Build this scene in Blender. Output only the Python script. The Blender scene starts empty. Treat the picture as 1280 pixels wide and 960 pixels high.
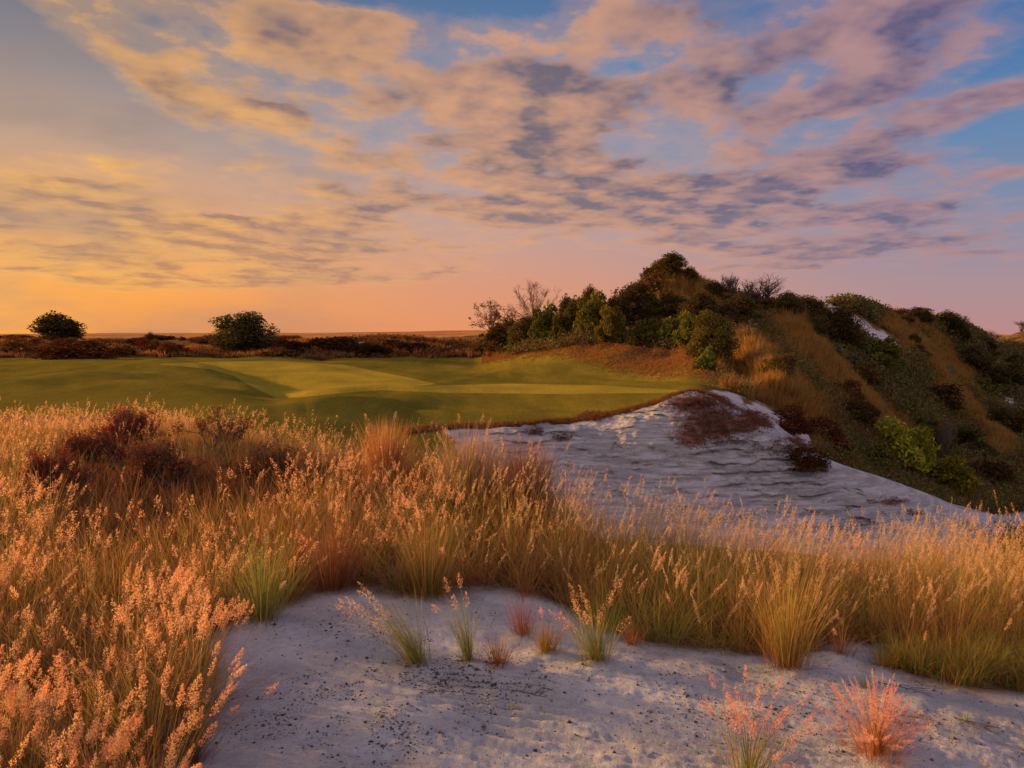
import bpy, math, random
import numpy as np
from math import radians as R
rng = np.random.default_rng(7)
random.seed(7)
SC = bpy.context.scene
COL = SC.collection

# ------------------------------------------------------------------ camera
F = 1000.0; HZ = 417.0; CAMZ = 2.0
PITCH = math.atan((480 - HZ) / F)
cam_d = bpy.data.cameras.new('camera'); cam = bpy.data.objects.new('camera', cam_d); COL.objects.link(cam)
cam_d.sensor_width = 36.0; cam_d.lens = 36.0 * F / 1280.0
cam_d.clip_start = 0.05; cam_d.clip_end = 9000
cam.location = (0, 0, CAMZ); cam.rotation_euler = (math.pi / 2 - PITCH, 0, 0)
SC.camera = cam
SP, CP = math.sin(PITCH), math.cos(PITCH)

def z_of(py, Y):                      # height of the point seen at image row py at depth Y
    v = (480 - np.asarray(py, float)) / F
    return CAMZ + Y * (-SP + v * CP) / (CP + v * SP)
def a_of(px, py=500.0):               # x / Y of an image column
    v = (480 - py) / F
    return ((px - 640) / F) / (CP + v * SP)
def project(x, y, z):
    d = y * CP - (z - CAMZ) * SP
    u = x / d; v = (y * SP + (z - CAMZ) * CP) / d
    return 640 + F * u, 480 - F * v

# ------------------------------------------------------------------ noise
def _hash(ix, iy, seed):
    n = (ix.astype(np.int64) * 374761393 + iy.astype(np.int64) * 668265263 + seed * 974634777) & 0x7fffffff
    n = ((n ^ (n >> 13)) * 1274126177) & 0x7fffffff
    n = n ^ (n >> 16)
    return (n & 0xffff) / 65535.0
def vnoise(x, y, seed=0):
    x = np.asarray(x, float); y = np.asarray(y, float)
    ix = np.floor(x); iy = np.floor(y); fx = x - ix; fy = y - iy
    fx = fx * fx * fx * (fx * (fx * 6 - 15) + 10); fy = fy * fy * fy * (fy * (fy * 6 - 15) + 10)
    a = _hash(ix, iy, seed); b = _hash(ix + 1, iy, seed); c = _hash(ix, iy + 1, seed); d = _hash(ix + 1, iy + 1, seed)
    return (a * (1 - fx) + b * fx) * (1 - fy) + (c * (1 - fx) + d * fx) * fy
def fbm(x, y, seed=0, octv=4, gain=0.5):   # about -1 .. 1
    s = 0; amp = 1; tot = 0
    for k in range(octv):
        s = s + amp * (vnoise(x * 2 ** k + 13.1 * k, y * 2 ** k - 7.7 * k, seed + k) * 2 - 1); tot += amp; amp *= gain
    return s / tot
def sstep(a, b, x):
    t = np.clip((np.asarray(x, float) - a) / (b - a), 0, 1); return t * t * (3 - 2 * t)

# ------------------------------------------------------------------ object helpers
def tag(o, label=None, cat=None, group=None, kind=None):
    if label: o['label'] = label
    if cat: o['category'] = cat
    if group: o['group'] = group
    if kind: o['kind'] = kind
    return o
def mesh_np(name, verts, quads=None, tris=None, col=None, mat=None, smooth=True, attrs=None):
    me = bpy.data.meshes.new(name)
    verts = np.asarray(verts, np.float32).reshape(-1, 3)
    me.vertices.add(len(verts)); me.vertices.foreach_set('co', verts.ravel())
    nq = 0 if quads is None else len(quads); nt = 0 if tris is None else len(tris)
    li = []
    st = []
    if nq: li.append(np.asarray(quads, np.int32).ravel()); st.append(np.arange(nq) * 4)
    if nt: li.append(np.asarray(tris, np.int32).ravel()); st.append(nq * 4 + np.arange(nt) * 3)
    li = np.concatenate(li); st = np.concatenate(st).astype(np.int32)
    me.loops.add(len(li)); me.loops.foreach_set('vertex_index', li)
    me.polygons.add(nq + nt); me.polygons.foreach_set('loop_start', st)
    if smooth: me.polygons.foreach_set('use_smooth', np.ones(nq + nt, bool))
    me.update(calc_edges=True)
    if col is not None:
        c = np.ones((len(verts), 4), np.float32); c[:, :3] = col
        at = me.color_attributes.new('Col', 'FLOAT_COLOR', 'POINT'); at.data.foreach_set('color', c.ravel())
    for k, v in (attrs or {}).items():
        at = me.attributes.new(k, 'FLOAT', 'POINT'); at.data.foreach_set('value', np.asarray(v, np.float32).ravel())
    if mat: me.materials.append(mat)
    return me
def link(name, me, parent=None, loc=None):
    o = bpy.data.objects.new(name, me); COL.objects.link(o)
    if parent is not None: o.parent = parent
    if loc is not None: o.location = loc
    return o

# ------------------------------------------------------------------ node helpers
class NT:
    def __init__(s, nt): s.nt = nt; s.n = nt.nodes; s.l = nt.links
    def new(s, t, **kw):
        n = s.n.new(t)
        for k, v in kw.items(): setattr(n, k, v)
        return n
    def put(s, sock, v):
        if v is None: return
        if isinstance(v, bpy.types.NodeSocket): s.l.new(v, sock)
        else: sock.default_value = v
    def m(s, op, a, b=None, c=None, clamp=False):
        n = s.new('ShaderNodeMath', operation=op, use_clamp=clamp); s.put(n.inputs[0], a); s.put(n.inputs[1], b); s.put(n.inputs[2], c); return n.outputs[0]
    def vm(s, op, a, b=None):
        n = s.new('ShaderNodeVectorMath', operation=op); s.put(n.inputs[0], a); s.put(n.inputs[1], b); return n.outputs[0]
    def mr(s, x, a, b, c=0.0, d=1.0, smooth=True):
        n = s.new('ShaderNodeMapRange', interpolation_type='SMOOTHSTEP' if smooth else 'LINEAR')
        s.put(n.inputs[0], x); s.put(n.inputs[1], a); s.put(n.inputs[2], b); s.put(n.inputs[3], c); s.put(n.inputs[4], d); return n.outputs[0]
    def mix(s, f, a, b, mode='MIX'):
        n = s.new('ShaderNodeMix', data_type='RGBA', blend_type=mode); s.put(n.inputs[0], f)
        s.put(n.inputs[6], a if not isinstance(a, tuple) else (*a[:3], 1)); s.put(n.inputs[7], b if not isinstance(b, tuple) else (*b[:3], 1)); return n.outputs[2]
    def noise(s, vec, scale, detail=4, rough=0.5, dist=0.0):
        n = s.new('ShaderNodeTexNoise'); s.put(n.inputs['Vector'], vec); n.inputs['Scale'].default_value = scale
        n.inputs['Detail'].default_value = detail; n.inputs['Roughness'].default_value = rough; n.inputs['Distortion'].default_value = dist; return n.outputs['Fac']
    def ramp(s, f, pts):
        n = s.new('ShaderNodeValToRGB'); s.put(n.inputs[0], f); e = n.color_ramp.elements
        while len(e) < len(pts): e.new(0.5)
        for k, (p, c) in enumerate(pts): e[k].position = p; e[k].color = (*c, 1)
        return n.outputs[0]
    def attr(s, name, colr=False):
        n = s.new('ShaderNodeAttribute', attribute_name=name); return n.outputs['Color' if colr else 'Fac']
    def mapping(s, vec, loc=(0, 0, 0), rot=(0, 0, 0), sc=(1, 1, 1), typ='POINT'):
        n = s.new('ShaderNodeMapping', vector_type=typ); s.put(n.inputs[0], vec)
        n.inputs[1].default_value = loc; n.inputs[2].default_value = rot; n.inputs[3].default_value = sc; return n.outputs[0]
def srgb(r, g, b):
    f = lambda c: (c / 255 / 12.92) if c / 255 <= 0.04045 else ((c / 255 + 0.055) / 1.055) ** 2.4
    return (f(r), f(g), f(b))
def new_mat(name):
    m = bpy.data.materials.new(name); m.use_nodes = True; t = NT(m.node_tree); t.n.clear()
    out = t.new('ShaderNodeOutputMaterial'); return m, t, out
def principled(t, out, col, rough=0.9, bump=None, bstr=0.3, bdist=0.02, spec=0.2):
    p = t.new('ShaderNodeBsdfPrincipled'); t.put(p.inputs['Base Color'], col if not isinstance(col, tuple) else (*col, 1)); t.put(p.inputs['Roughness'], rough)
    p.inputs['Specular IOR Level'].default_value = spec
    if bump is not None:
        b = t.new('ShaderNodeBump'); b.inputs['Strength'].default_value = bstr; b.inputs['Distance'].default_value = bdist
        t.put(b.inputs['Height'], bump); t.l.new(b.outputs[0], p.inputs['Normal'])
    t.l.new(p.outputs[0], out.inputs[0]); return p
# ------------------------------------------------------------------ sky and sun
SUN_AZ = R(-61); SUN_EL = R(10.0)          # azimuth measured from +Y towards +X
sun_dir = (math.sin(SUN_AZ) * math.cos(SUN_EL), math.cos(SUN_AZ) * math.cos(SUN_EL), math.sin(SUN_EL))
sl = bpy.data.lights.new('sun', 'SUN'); sl.energy = 5.0; sl.angle = R(1.2); sl.color = (1.0, 0.52, 0.18)
so = bpy.data.objects.new('sun', sl); COL.objects.link(so)
import mathutils
so.rotation_euler = mathutils.Vector(sun_dir).to_track_quat('Z', 'Y').to_euler(); so.location = (-40, 25, 30)

W = bpy.data.worlds.new('World'); SC.world = W; W.use_nodes = True
t = NT(W.node_tree); t.n.clear()
wout = t.new('ShaderNodeOutputWorld'); bg = t.new('ShaderNodeBackground'); bg.inputs[1].default_value = 0.0451
t.l.new(bg.outputs[0], wout.inputs[0])
nish = t.new('ShaderNodeTexSky', sky_type='NISHITA'); nish.sun_disc = False; nish.sun_elevation = SUN_EL; nish.sun_rotation = SUN_AZ
nish.air_density = 1.2; nish.dust_density = 2.0
tc = t.new('ShaderNodeTexCoord'); D = tc.outputs['Generated']
sx = t.new('ShaderNodeSeparateXYZ'); t.l.new(D, sx.inputs[0]); X, Yd, Z = sx.outputs
az = t.m('ARCTAN2', X, Yd)                       # radians, + to the right
el = t.m('ARCSINE', Z)
def azel(px, py):
    u = (px - 640) / F; v = (480 - py) / F
    x = u; y = CP + v * SP; z = -SP + v * CP
    return math.atan2(x, y), math.atan2(z, math.hypot(x, y))
ef = t.mr(el, 0.0, 0.62, smooth=False)           # 0 horizon .. 1 at ~35 deg
def gr(cols):                                     # rows of the photograph 412,360,300,200,100,0 and beyond
    es = [max(0.0, azel(640, y)[1] / 0.62) for y in (416, 360, 300, 200, 100, 0)] + [1.0]
    return t.ramp(ef, [(e, srgb(*c)) for e, c in zip(es, cols)])
gl = gr([(252,150,60), (252,164,78), (240,168,104), (186,156,138), (130,128,138), (102,106,122), (84,98,132)])
gc = gr([(232,150,106), (220,152,124), (198,158,148), (150,154,172), (108,140,176), (80,114,158), (66,98,148)])
grt = gr([(190,140,138), (172,144,152), (140,142,166), (104,136,176), (76,120,172), (62,106,162), (56,96,152)])
gb = gr([(160,138,130), (168,148,142), (160,150,150), (146,148,158), (132,142,160), (120,134,158), (116,130,156)])
base = t.mix(t.mr(az, azel(40, 400)[0], azel(640, 400)[0]), gl, gc)
base = t.mix(t.mr(az, azel(600, 400)[0], azel(1230, 400)[0]), base, grt)
absaz = t.m('ABSOLUTE', az)
base = t.mix(t.mr(absaz, 0.9, 2.2), base, gb)
# golden bloom of the low sun beyond the left edge
ga, ge = azel(-120, 392)
g1 = t.m('MULTIPLY', t.m('SUBTRACT', az, ga), 1.5); g2 = t.m('MULTIPLY', t.m('SUBTRACT', el, ge), 3.4)
gd = t.m('SQRT', t.m('ADD', t.m('MULTIPLY', g1, g1), t.m('MULTIPLY', g2, g2)))
glow = t.m('EXPONENT', t.m('MULTIPLY', gd, -3.8))
base = t.mix(t.m('MULTIPLY', glow, 0.8), base, (1.0, 0.50, 0.10))
# clouds: fields on a flat deck seen in perspective
den = t.m('ADD', t.m('MAXIMUM', Z, 0.0), 0.085)
cv = t.new('ShaderNodeCombineXYZ'); t.l.new(t.m('DIVIDE', X, den), cv.inputs[0]); t.l.new(t.m('DIVIDE', Yd, den), cv.inputs[1])
P = t.mapping(cv.outputs[0], rot=(0, 0, R(-22)), sc=(1.0, 0.85, 1.0))
ae = t.new('ShaderNodeCombineXYZ'); t.l.new(az, ae.inputs[0]); t.l.new(el, ae.inputs[1])
wn = t.new('ShaderNodeTexNoise'); t.l.new(P, wn.inputs['Vector']); wn.inputs['Scale'].default_value = 0.9; wn.inputs['Detail'].default_value = 3
wv = t.vm('SUBTRACT', wn.outputs['Color'], (0.5, 0.5, 0.5))
wsc = t.vm('MULTIPLY', wv, (0.16, 0.045, 0)); AE = t.vm('ADD', ae.outputs[0], wsc)
# (px, py, half-width, half-height, tilt in degrees (+ = right end up), weight)
BL = [(230,58,240,52,-30,1.3), (95,10,110,30,-28,.7), (330,6,200,22,-4,1.0), (420,20,60,12,0,.5),
      (545,150,170,70,-14,1.4), (560,20,120,34,-20,.55), (300,155,110,24,-10,1.0), (180,110,120,24,-28,.7), (400,60,90,40,-20,.8), (150,200,200,24,-8,.5), (450,95,130,34,-24,1.1),
      (620,95,110,32,-12,1.0), (730,45,190,60,12,1.3), (880,20,90,30,12,.6), (650,160,120,32,-8,.8),
      (1010,60,300,56,18,1.25), (1180,18,220,60,6,1.2), (820,150,170,46,20,1.05), (960,175,200,40,12,1.0),
      (1080,105,150,20,14,.8), (1170,160,170,26,9,1.0), (1245,128,90,22,8,.8), (1000,130,90,20,10,.6),
      (900,220,200,40,4,1.15), (800,200,110,34,0,.9), (930,255,250,36,3,1.9), (620,235,150,28,-2,1.0), (640,265,200,22,0,.9),
      (1090,300,170,28,1,2.2), (860,292,130,16,0,1.3), (960,335,95,11,-3,1.6), (1245,275,75,16,3,1.0), (1180,200,60,14,5,.6),
      (110,255,230,30,-12,1.4), (260,290,280,34,-5,1.5), (250,330,260,28,-3,1.5), (60,300,150,34,-10,.8), (430,302,170,20,0,1.7), (300,350,140,12,-2,1.4),
      (300,240,220,22,-6,.75), (470,232,140,20,-4,.7), (560,335,60,9,-2,.8), (720,320,60,10,0,.35), (1262,385,70,20,0,.6), (90,345,150,16,-3,.6)]
acc = None
for (px, py, hw, hh, tilt, w) in BL:
    a0, e0 = azel(px, py); k = 1.55 / F
    mp = t.mapping(AE, loc=(a0, e0, 0), rot=(0, 0, R(tilt)), sc=(hw * k, hh * k, 1), typ='TEXTURE')
    gt = t.new('ShaderNodeTexGradient', gradient_type='SPHERICAL'); t.l.new(mp, gt.inputs[0])
    acc = t.m('MULTIPLY', gt.outputs['Fac'], w) if acc is None else t.m('MULTIPLY_ADD', gt.outputs['Fac'], w, acc)
front = t.mr(absaz, 0.75, 1.1)
gen = t.m('MULTIPLY', front, t.mr(t.noise(P, 0.5, 3), 0.35, 0.7, 0.0, 1.0))
cover = t.m('ADD', t.m('MULTIPLY', t.m('SUBTRACT', 1.0, t.m('EXPONENT', t.m('MULTIPLY', acc, -0.95))), 1.0), gen)
def dens(vec, det=6, fine=True):
    n1 = t.noise(vec, 1.55, 4, 0.5, 0.2)
    n2 = t.noise(t.mapping(vec, loc=(3, 7, 2)), 4.6, det - 1, 0.55, 0.1)
    v = t.m('ADD', t.m('MULTIPLY', n1, 0.58), t.m('MULTIPLY', n2, 0.30 if fine else 0.42))
    if fine: v = t.m('MULTIPLY_ADD', t.noise(t.mapping(vec, loc=(1, 2, 5)), 14, 4, 0.6), 0.12, v)
    return t.m('MULTIPLY_ADD', v, 1.75, -0.375)
n0 = dens(P)
off = tuple(c * 0.11 for c in (math.sin(SUN_AZ - R(-22)), math.cos(SUN_AZ - R(-22)), 0))
n0s = dens(P, 4, False); n1 = dens(t.vm('ADD', P, off), 4, False)
thr = t.m('MULTIPLY_ADD', cover, -0.62, 0.875)     # the more cover the lower the threshold
d0 = t.m('SUBTRACT', n0, thr); d1 = t.m('SUBTRACT', n1, thr)
alpha = t.mr(d0, -0.06, 0.13)
thin = t.mr(t.m('ADD', d0, t.m('MULTIPLY', acc, 0.03)), -0.12, 0.05, 0.0, 0.30)
thick = t.mr(t.m('MULTIPLY_ADD', d0, 0.35, t.m('MULTIPLY', t.m('SUBTRACT', n0s, thr), 0.65)), -0.05, 0.21)
lite = t.mr(t.m('SUBTRACT', n0s, n1), -0.26, 0.26, smooth=False)
lit_c = t.mix(t.mr(az, azel(60, 200)[0], azel(640, 200)[0]), srgb(254,188,98), srgb(230,168,124))
lit_c = t.mix(t.mr(az, azel(600, 200)[0], azel(1200, 200)[0]), lit_c, srgb(190,146,144))
sh_c = t.mix(t.mr(az, azel(60, 200)[0], azel(640, 200)[0]), srgb(150,114,104), srgb(116,102,112))
sh_c = t.mix(t.mr(az, azel(600, 200)[0], azel(1200, 200)[0]), sh_c, srgb(88,84,122))
hor = t.mr(el, azel(640, 330)[1], azel(640, 200)[1], 1, 0)
sh_c = t.mix(t.m('MULTIPLY', hor, 0.35), sh_c, base)
shade = t.m('ADD', t.m('MULTIPLY', thick, t.mr(lite, 0.25, 0.9, 1.0, 0.25, smooth=False)), t.mr(lite, 0.0, 0.62, 0.45, 0.0), clamp=True)
shade = t.m('MULTIPLY', shade, t.mr(acc, 0.25, 1.1, 0.6, 0.97), clamp=True)
shade = t.m('MULTIPLY', shade, t.mr(t.noise(P, 4.0, 6, 0.6), 0.32, 0.62, 0.62, 1.05), clamp=True)
cc = t.mix(shade, lit_c, sh_c)
al = t.m('MAXIMUM', alpha, thin)
al = t.m('MULTIPLY', al, t.mr(el, azel(640, 400)[1], azel(640, 345)[1]))
sky = t.mix(t.m('MULTIPLY', al, 0.93), base, cc)
# fine cirrus veil, upper left
veil = t.m('MULTIPLY', t.mr(t.noise(t.mapping(ae.outputs[0], rot=(0, 0, R(-25)), sc=(2.5, 9, 1)), 1.6, 5), 0.4, 0.75), t.mr(az, azel(150, 100)[0], azel(620, 100)[0], 0.75, 0.0))
sky = t.mix(veil, sky, srgb(152, 132, 128))
# below the horizon: dim earth
sky = t.mix(t.mr(el, -0.02, -0.001, 1, 0), sky, (0.09, 0.055, 0.035))
s10 = t.vm('SCALE', sky); s10.node.inputs['Scale'].default_value = 10.0
behind_boost = t.m('MAXIMUM', t.mr(absaz, 0.85, 1.6, 1.0, 2.75), t.mr(el, 0.66, 1.0, 1.0, 2.1))  # added fill: unseen sky behind and overhead brightened to lift the ambient light
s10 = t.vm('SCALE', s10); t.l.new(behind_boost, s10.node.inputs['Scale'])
nm = t.vm('SCALE', nish.outputs[0]); nm.node.inputs['Scale'].default_value = 1.0
tot = t.vm('ADD', s10, nm)
# the physical sky carries a small share of the light, the rest is the clouded evening sky with its fill boost
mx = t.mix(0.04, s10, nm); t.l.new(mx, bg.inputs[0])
W.cycles.sampling_method = 'MANUAL'; W.cycles.sample_map_resolution = 512
SC.view_settings.view_transform = 'Standard'; SC.view_settings.look = 'None'; SC.view_settings.gamma = 1
SC.view_settings.exposure = 1.15; SC.view_settings.use_curve_mapping = False
SC.cycles.max_bounces = 6; SC.cycles.diffuse_bounces = 3; SC.cycles.transparent_max_bounces = 4
SC.cycles.use_denoising = True
# ------------------------------------------------------------------ terrain: one lofted relief, polar about the viewpoint
# columns: image column -> [(depth, image row)] for fixed rows of the relief
# rows: A brow of the near field, B swale / pit floor, C front of turf = crest of sand bank, D lip, E plateau back,
#       F, G, H slope, I ridge, J behind, K far rise
def zz(z): return ('z', z)
COLS = {
 -260: [(14,zz(0)), (20,zz(-.5)), (27,500), (40,470), (50,463), (68,457), (88,449), (105,439), (120,431), (145,zz(.3)), (380,418)],
    0: [(14,zz(0)), (20,zz(-.5)), (27,499), (40,470), (49,461), (68,457), (88,448), (105,438), (120,430), (145,zz(.3)), (380,417.5)],
  100: [(14,zz(0)), (20,zz(-.5)), (27,502), (40,473), (49,458), (68,454), (88,446), (105,437), (120,429), (145,zz(.3)), (380,417)],
  200: [(14,zz(0)), (20,zz(-.55)), (27,507), (40,478), (49,457), (68,457), (88,446), (105,439), (120,433), (145,zz(.3)), (380,416.5)],
  300: [(13,zz(0)), (19,zz(-.7)), (26,517), (37,490), (46,468), (68,463), (88,447), (105,441), (118,436), (145,zz(.3)), (380,416.5)],
  350: [(12.5,zz(0)), (18,zz(-.9)), (26,525), (37,498), (44,486), (70,463), (88,447), (98,437), (106,430), (135,zz(.3)), (380,416)],
  400: [(11.5,zz(0)), (17,zz(-1.1)), (26,533), (37,496), (45,487), (70,462), (88,450), (96,436), (103,427), (128,zz(.3)), (380,415.5)],
  500: [(10,zz(0)), (16,zz(-1.8)), (28,540), (40,490), (52,475), (75,461), (88,448), (95,434), (102,423.5), (128,zz(.3)), (380,414.5)],
  590: [(9,zz(0)), (24,zz(-3.0)), (30,533), (41,493), (56,478), (75,463), (88,449), (100,437), (115,431), (140,zz(.5)), (380,413)],
  640: [(8.5,zz(0)), (24,zz(-3.6)), (30,531), (41,494), (55,479), (68,459), (78,442), (85,432), (92,425), (112,zz(1)), (380,414)],
  700: [(7.5,zz(-.2)), (24,zz(-4.1)), (31,527), (40,494), (52,480), (62,455), (70,433), (76,421), (84,412), (102,zz(1)), (380,416)],
  750: [(7.3,zz(-.35)), (24,zz(-4.3)), (31,520), (39,493), (50,480), (58,456), (66,431), (72,411), (80,398), (100,zz(1)), (380,417)],
  800: [(7.3,zz(-.45)), (24,zz(-4.4)), (31,509), (38,494), (48,478), (56,455), (63,430), (69,397), (75,368), (97,zz(2)), (380,417)],
  835: [(7.3,zz(-.5)), (24,zz(-4.5)), (31,498), (38,492), (46,477), (54,452), (61,428), (68,386), (73,340), (95,zz(3)), (380,417)],
  870: [(7.3,zz(-.52)), (24,zz(-4.5)), (31,490), (37,488), (44,476), (52,443), (60,412), (68,378), (74,352), (95,zz(3)), (380,417)],
  915: [(7.3,zz(-.55)), (24,zz(-4.6)), (30.5,512), (36,503), (43,484), (51,452), (59,420), (68,392), (76,374), (95,zz(3)), (380,417)],
  985: [(7.3,zz(-.58)), (24,zz(-4.7)), (29.5,552), (36,546), (43,515), (51,470), (61,425), (70,398), (80,387), (98,zz(3)), (380,417)],
 1050: [(7.3,zz(-.6)), (24,zz(-4.9)), (29,582), (37,592), (44,560), (54,505), (68,448), (82,408), (95,380), (116,zz(3)), (380,419)],
 1110: [(7.3,zz(-.6)), (24,zz(-5.0)), (28.5,602), (39,625), (47,588), (58,535), (74,475), (94,420), (110,390), (132,zz(2.5)), (380,420)],
 1160: [(7.3,zz(-.6)), (23,zz(-5.0)), (28,622), (41,640), (49,605), (62,552), (82,490), (104,432), (122,400), (145,zz(2)), (380,420)],
 1205: [(7.3,zz(-.6)), (22.5,zz(-5.0)), (27,644), (43,648), (52,615), (66,567), (88,508), (112,452), (134,414), (160,zz(1)), (380,421)],
 1235: [(7.3,zz(-.6)), (21,zz(-4.9)), (25,658), (44,652), (54,618), (70,572), (95,512), (120,468), (142,434), (172,428), (380,421)],
 1275: [(7.3,zz(-.6)), (20,zz(-4.9)), (24,672), (45,652), (58,608), (76,560), (102,505), (125,470), (150,448), (185,415), (380,421)],
 1400: [(7.3,zz(-.6)), (20,zz(-4.9)), (24,680), (45,655), (60,600), (80,545), (105,490), (130,450), (155,425), (195,398), (380,421)],
 1800: [(7.3,zz(-.6)), (20,zz(-4.9)), (24,680), (45,655), (60,600), (80,545), (105,490), (130,450), (155,425), (195,398), (380,421)],
}
def pchip(xk, yk, x):
    xk = np.asarray(xk, float); yk = np.asarray(yk, float); h = np.diff(xk); dl = np.diff(yk, axis=0) / (h[:, None] if yk.ndim > 1 else h)
    m = np.zeros_like(yk); hh = h[:, None] if yk.ndim > 1 else h
    w1 = 2 * hh[1:] + hh[:-1]; w2 = hh[1:] + 2 * hh[:-1]
    prod = dl[:-1] * dl[1:]
    with np.errstate(divide='ignore', invalid='ignore'):
        mm = (w1 + w2) / (w1 / dl[:-1] + w2 / dl[1:])
    m[1:-1] = np.where(prod > 0, mm, 0); m[0] = dl[0]; m[-1] = dl[-1]
    i = np.clip(np.searchsorted(xk, x) - 1, 0, len(h) - 1); tt = (x - xk[i]) / h[i]
    if yk.ndim > 1: tt = tt[:, None]; H = h[i][:, None]
    else: H = h[i]
    return ((1 + 2 * tt) * (1 - tt) ** 2) * yk[i] + tt * (1 - tt) ** 2 * H * m[i] + tt * tt * (3 - 2 * tt) * yk[i + 1] + tt * tt * (tt - 1) * H * m[i + 1]
kx = np.array(sorted(COLS)); ka = np.array([math.atan(a_of(p)) for p in kx])
KY = np.zeros((len(kx), 11)); KZ = np.zeros((len(kx), 11))
for i, p in enumerate(kx):
    for j, (Yv, w) in enumerate(COLS[int(p)]):
        KY[i, j] = Yv; KZ[i, j] = w[1] if isinstance(w, tuple) else z_of(w, Yv)
KRr = KY / np.cos(ka)[:, None]                       # depth -> horizontal range
pxs = np.concatenate([np.arange(-420, -40, 8), np.arange(-40, 1330, 2.0), np.arange(1330, 1700, 8)])
th_front = np.arctan(a_of(pxs))
th = np.concatenate([np.linspace(-math.pi, th_front[0], 60)[:-1], th_front, np.linspace(th_front[-1], math.pi, 60)[1:]])
thc = np.clip(th, ka[0], ka[-1])
Rn = pchip(ka, KRr, thc); Zn = pchip(ka, KZ, thc)    # node ranges and heights on every column
# rows: start r=0.3, 1, 2.2 (flat), then A.. K, then the plain out to 4 km
nth = len(th)
def cst(v): return np.full((nth, 1), float(v))
Rn = np.hstack([cst(0.3), cst(2.2), cst(4.6), Rn, cst(900), cst(4200)]); 
zfar = Zn[:, 10:11]
Zn = np.hstack([cst(0), cst(0), cst(0), Zn, cst(0.2), cst(-3)])
NSEG = [6, 170, 120, 50, 120, 40, 36, 40, 34, 34, 34, 14, 16, 10, 6]      # samples between successive rows
S = np.concatenate([k + np.arange(n) / n for k, n in enumerate(NSEG)] + [[len(NSEG)]])
def pchip_cols(Yk, s):                               # uniform-knot pchip for every column
    dl = np.diff(Yk, axis=1); m = np.zeros_like(Yk); prod = dl[:, :-1] * dl[:, 1:]
    with np.errstate(divide='ignore', invalid='ignore'): hm = 2 * dl[:, :-1] * dl[:, 1:] / (dl[:, :-1] + dl[:, 1:])
    m[:, 1:-1] = np.where(prod > 0, hm, 0); m[:, 0] = dl[:, 0]; m[:, -1] = dl[:, -1]
    i = np.clip(np.floor(s).astype(int), 0, dl.shape[1] - 1); tt = (s - i)[None, :]
    return (1 + 2 * tt) * (1 - tt) ** 2 * Yk[:, i] + tt * (1 - tt) ** 2 * m[:, i] + tt * tt * (3 - 2 * tt) * Yk[:, i + 1] + tt * tt * (tt - 1) * m[:, i + 1]
def lin_cols(Yk, s):
    i = np.clip(np.floor(s).astype(int), 0, Yk.shape[1] - 2); tt = (s - i)[None, :]; return Yk[:, i] * (1 - tt) + Yk[:, i + 1] * tt
def interp_z(Rr):                                    # z as a pchip of range on every column
    out = np.empty_like(Rr)
    for c in range(nth): out[c] = pchip(Rn[c], Zn[c], Rr[c])
    return out
Rg = pchip_cols(Rn, S)
Zg = interp_z(Rg)
TH = np.repeat(th[:, None], len(S), 1); SS = np.repeat(S[None, :], nth, 0)
PX = 640 + F * np.tan(np.clip(TH, -1.3, 1.3)) * CP     # nominal image column
Xg = Rg * np.sin(TH); Yg = Rg * np.cos(TH)
rA, rB, rC, rD, rE, rF, rG, rH, rI, rJ, rK = range(3, 14)
behind = sstep(1.0, 1.5, np.abs(TH))
# bank weight: the sand face between B and C
wb = sstep(rB - 0.1, rB + 0.35, SS) * (1 - sstep(rC - 0.06, rC + 0.03, SS)) * sstep(555, 640, PX) * (1 - sstep(1225, 1285, PX))
# big rumples on the bank face (towards the viewer), strata and drifts
q = Xg * 0.9
strat = np.abs(((Zg + 0.10 * Xg * 0 + fbm(Xg * 0.25, Zg * 0.9, 5) * 0.35) * 3.1) % 1.0 - 0.5) * 2
hardn = sstep(-.15, .25, fbm(Xg * 0.22 + 9, Zg * 0.55, 31))
crack = (1 - sstep(0.0, .13, np.abs(fbm(Xg * .38, Zg * 2.6, 9, 4)))) * sstep(.35, .6, vnoise(Xg * .4, Zg * .8, 18)) + .6 * (1 - sstep(0.0, .12, np.abs(fbm(Xg * .8 + 7, Zg * 6.0, 10, 3))))
rill = 1 - np.abs(fbm(Xg * 1.3 + Zg * 0.4, Zg * 0.28, 8, 4))
dR = wb * (-0.30 * fbm(Xg * 0.33, Zg * 0.45, 3, 4) - 0.20 * sstep(.45, .85, strat) * hardn * sstep(.4, .6, vnoise(Xg * .5, Zg * 1.3, 17)) + 0.10 * crack * (.4 + .6 * hardn) - 0.30 * (rill - 0.75) * (1 - hardn * 0.6) - 0.20 * fbm(Xg * 1.6, Zg * 5, 12, 4))
Rg = Rg + dR
Xg = Rg * np.sin(TH); Yg = Rg * np.cos(TH)
dz = np.zeros_like(Zg)
dz += wb * (0.14 * fbm(Xg * 0.9, Yg * 1.1, 14, 5) + .05 * fbm(Xg * 4, Yg * 4, 15, 3)) * sstep(rB, rB + .5, SS)
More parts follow.
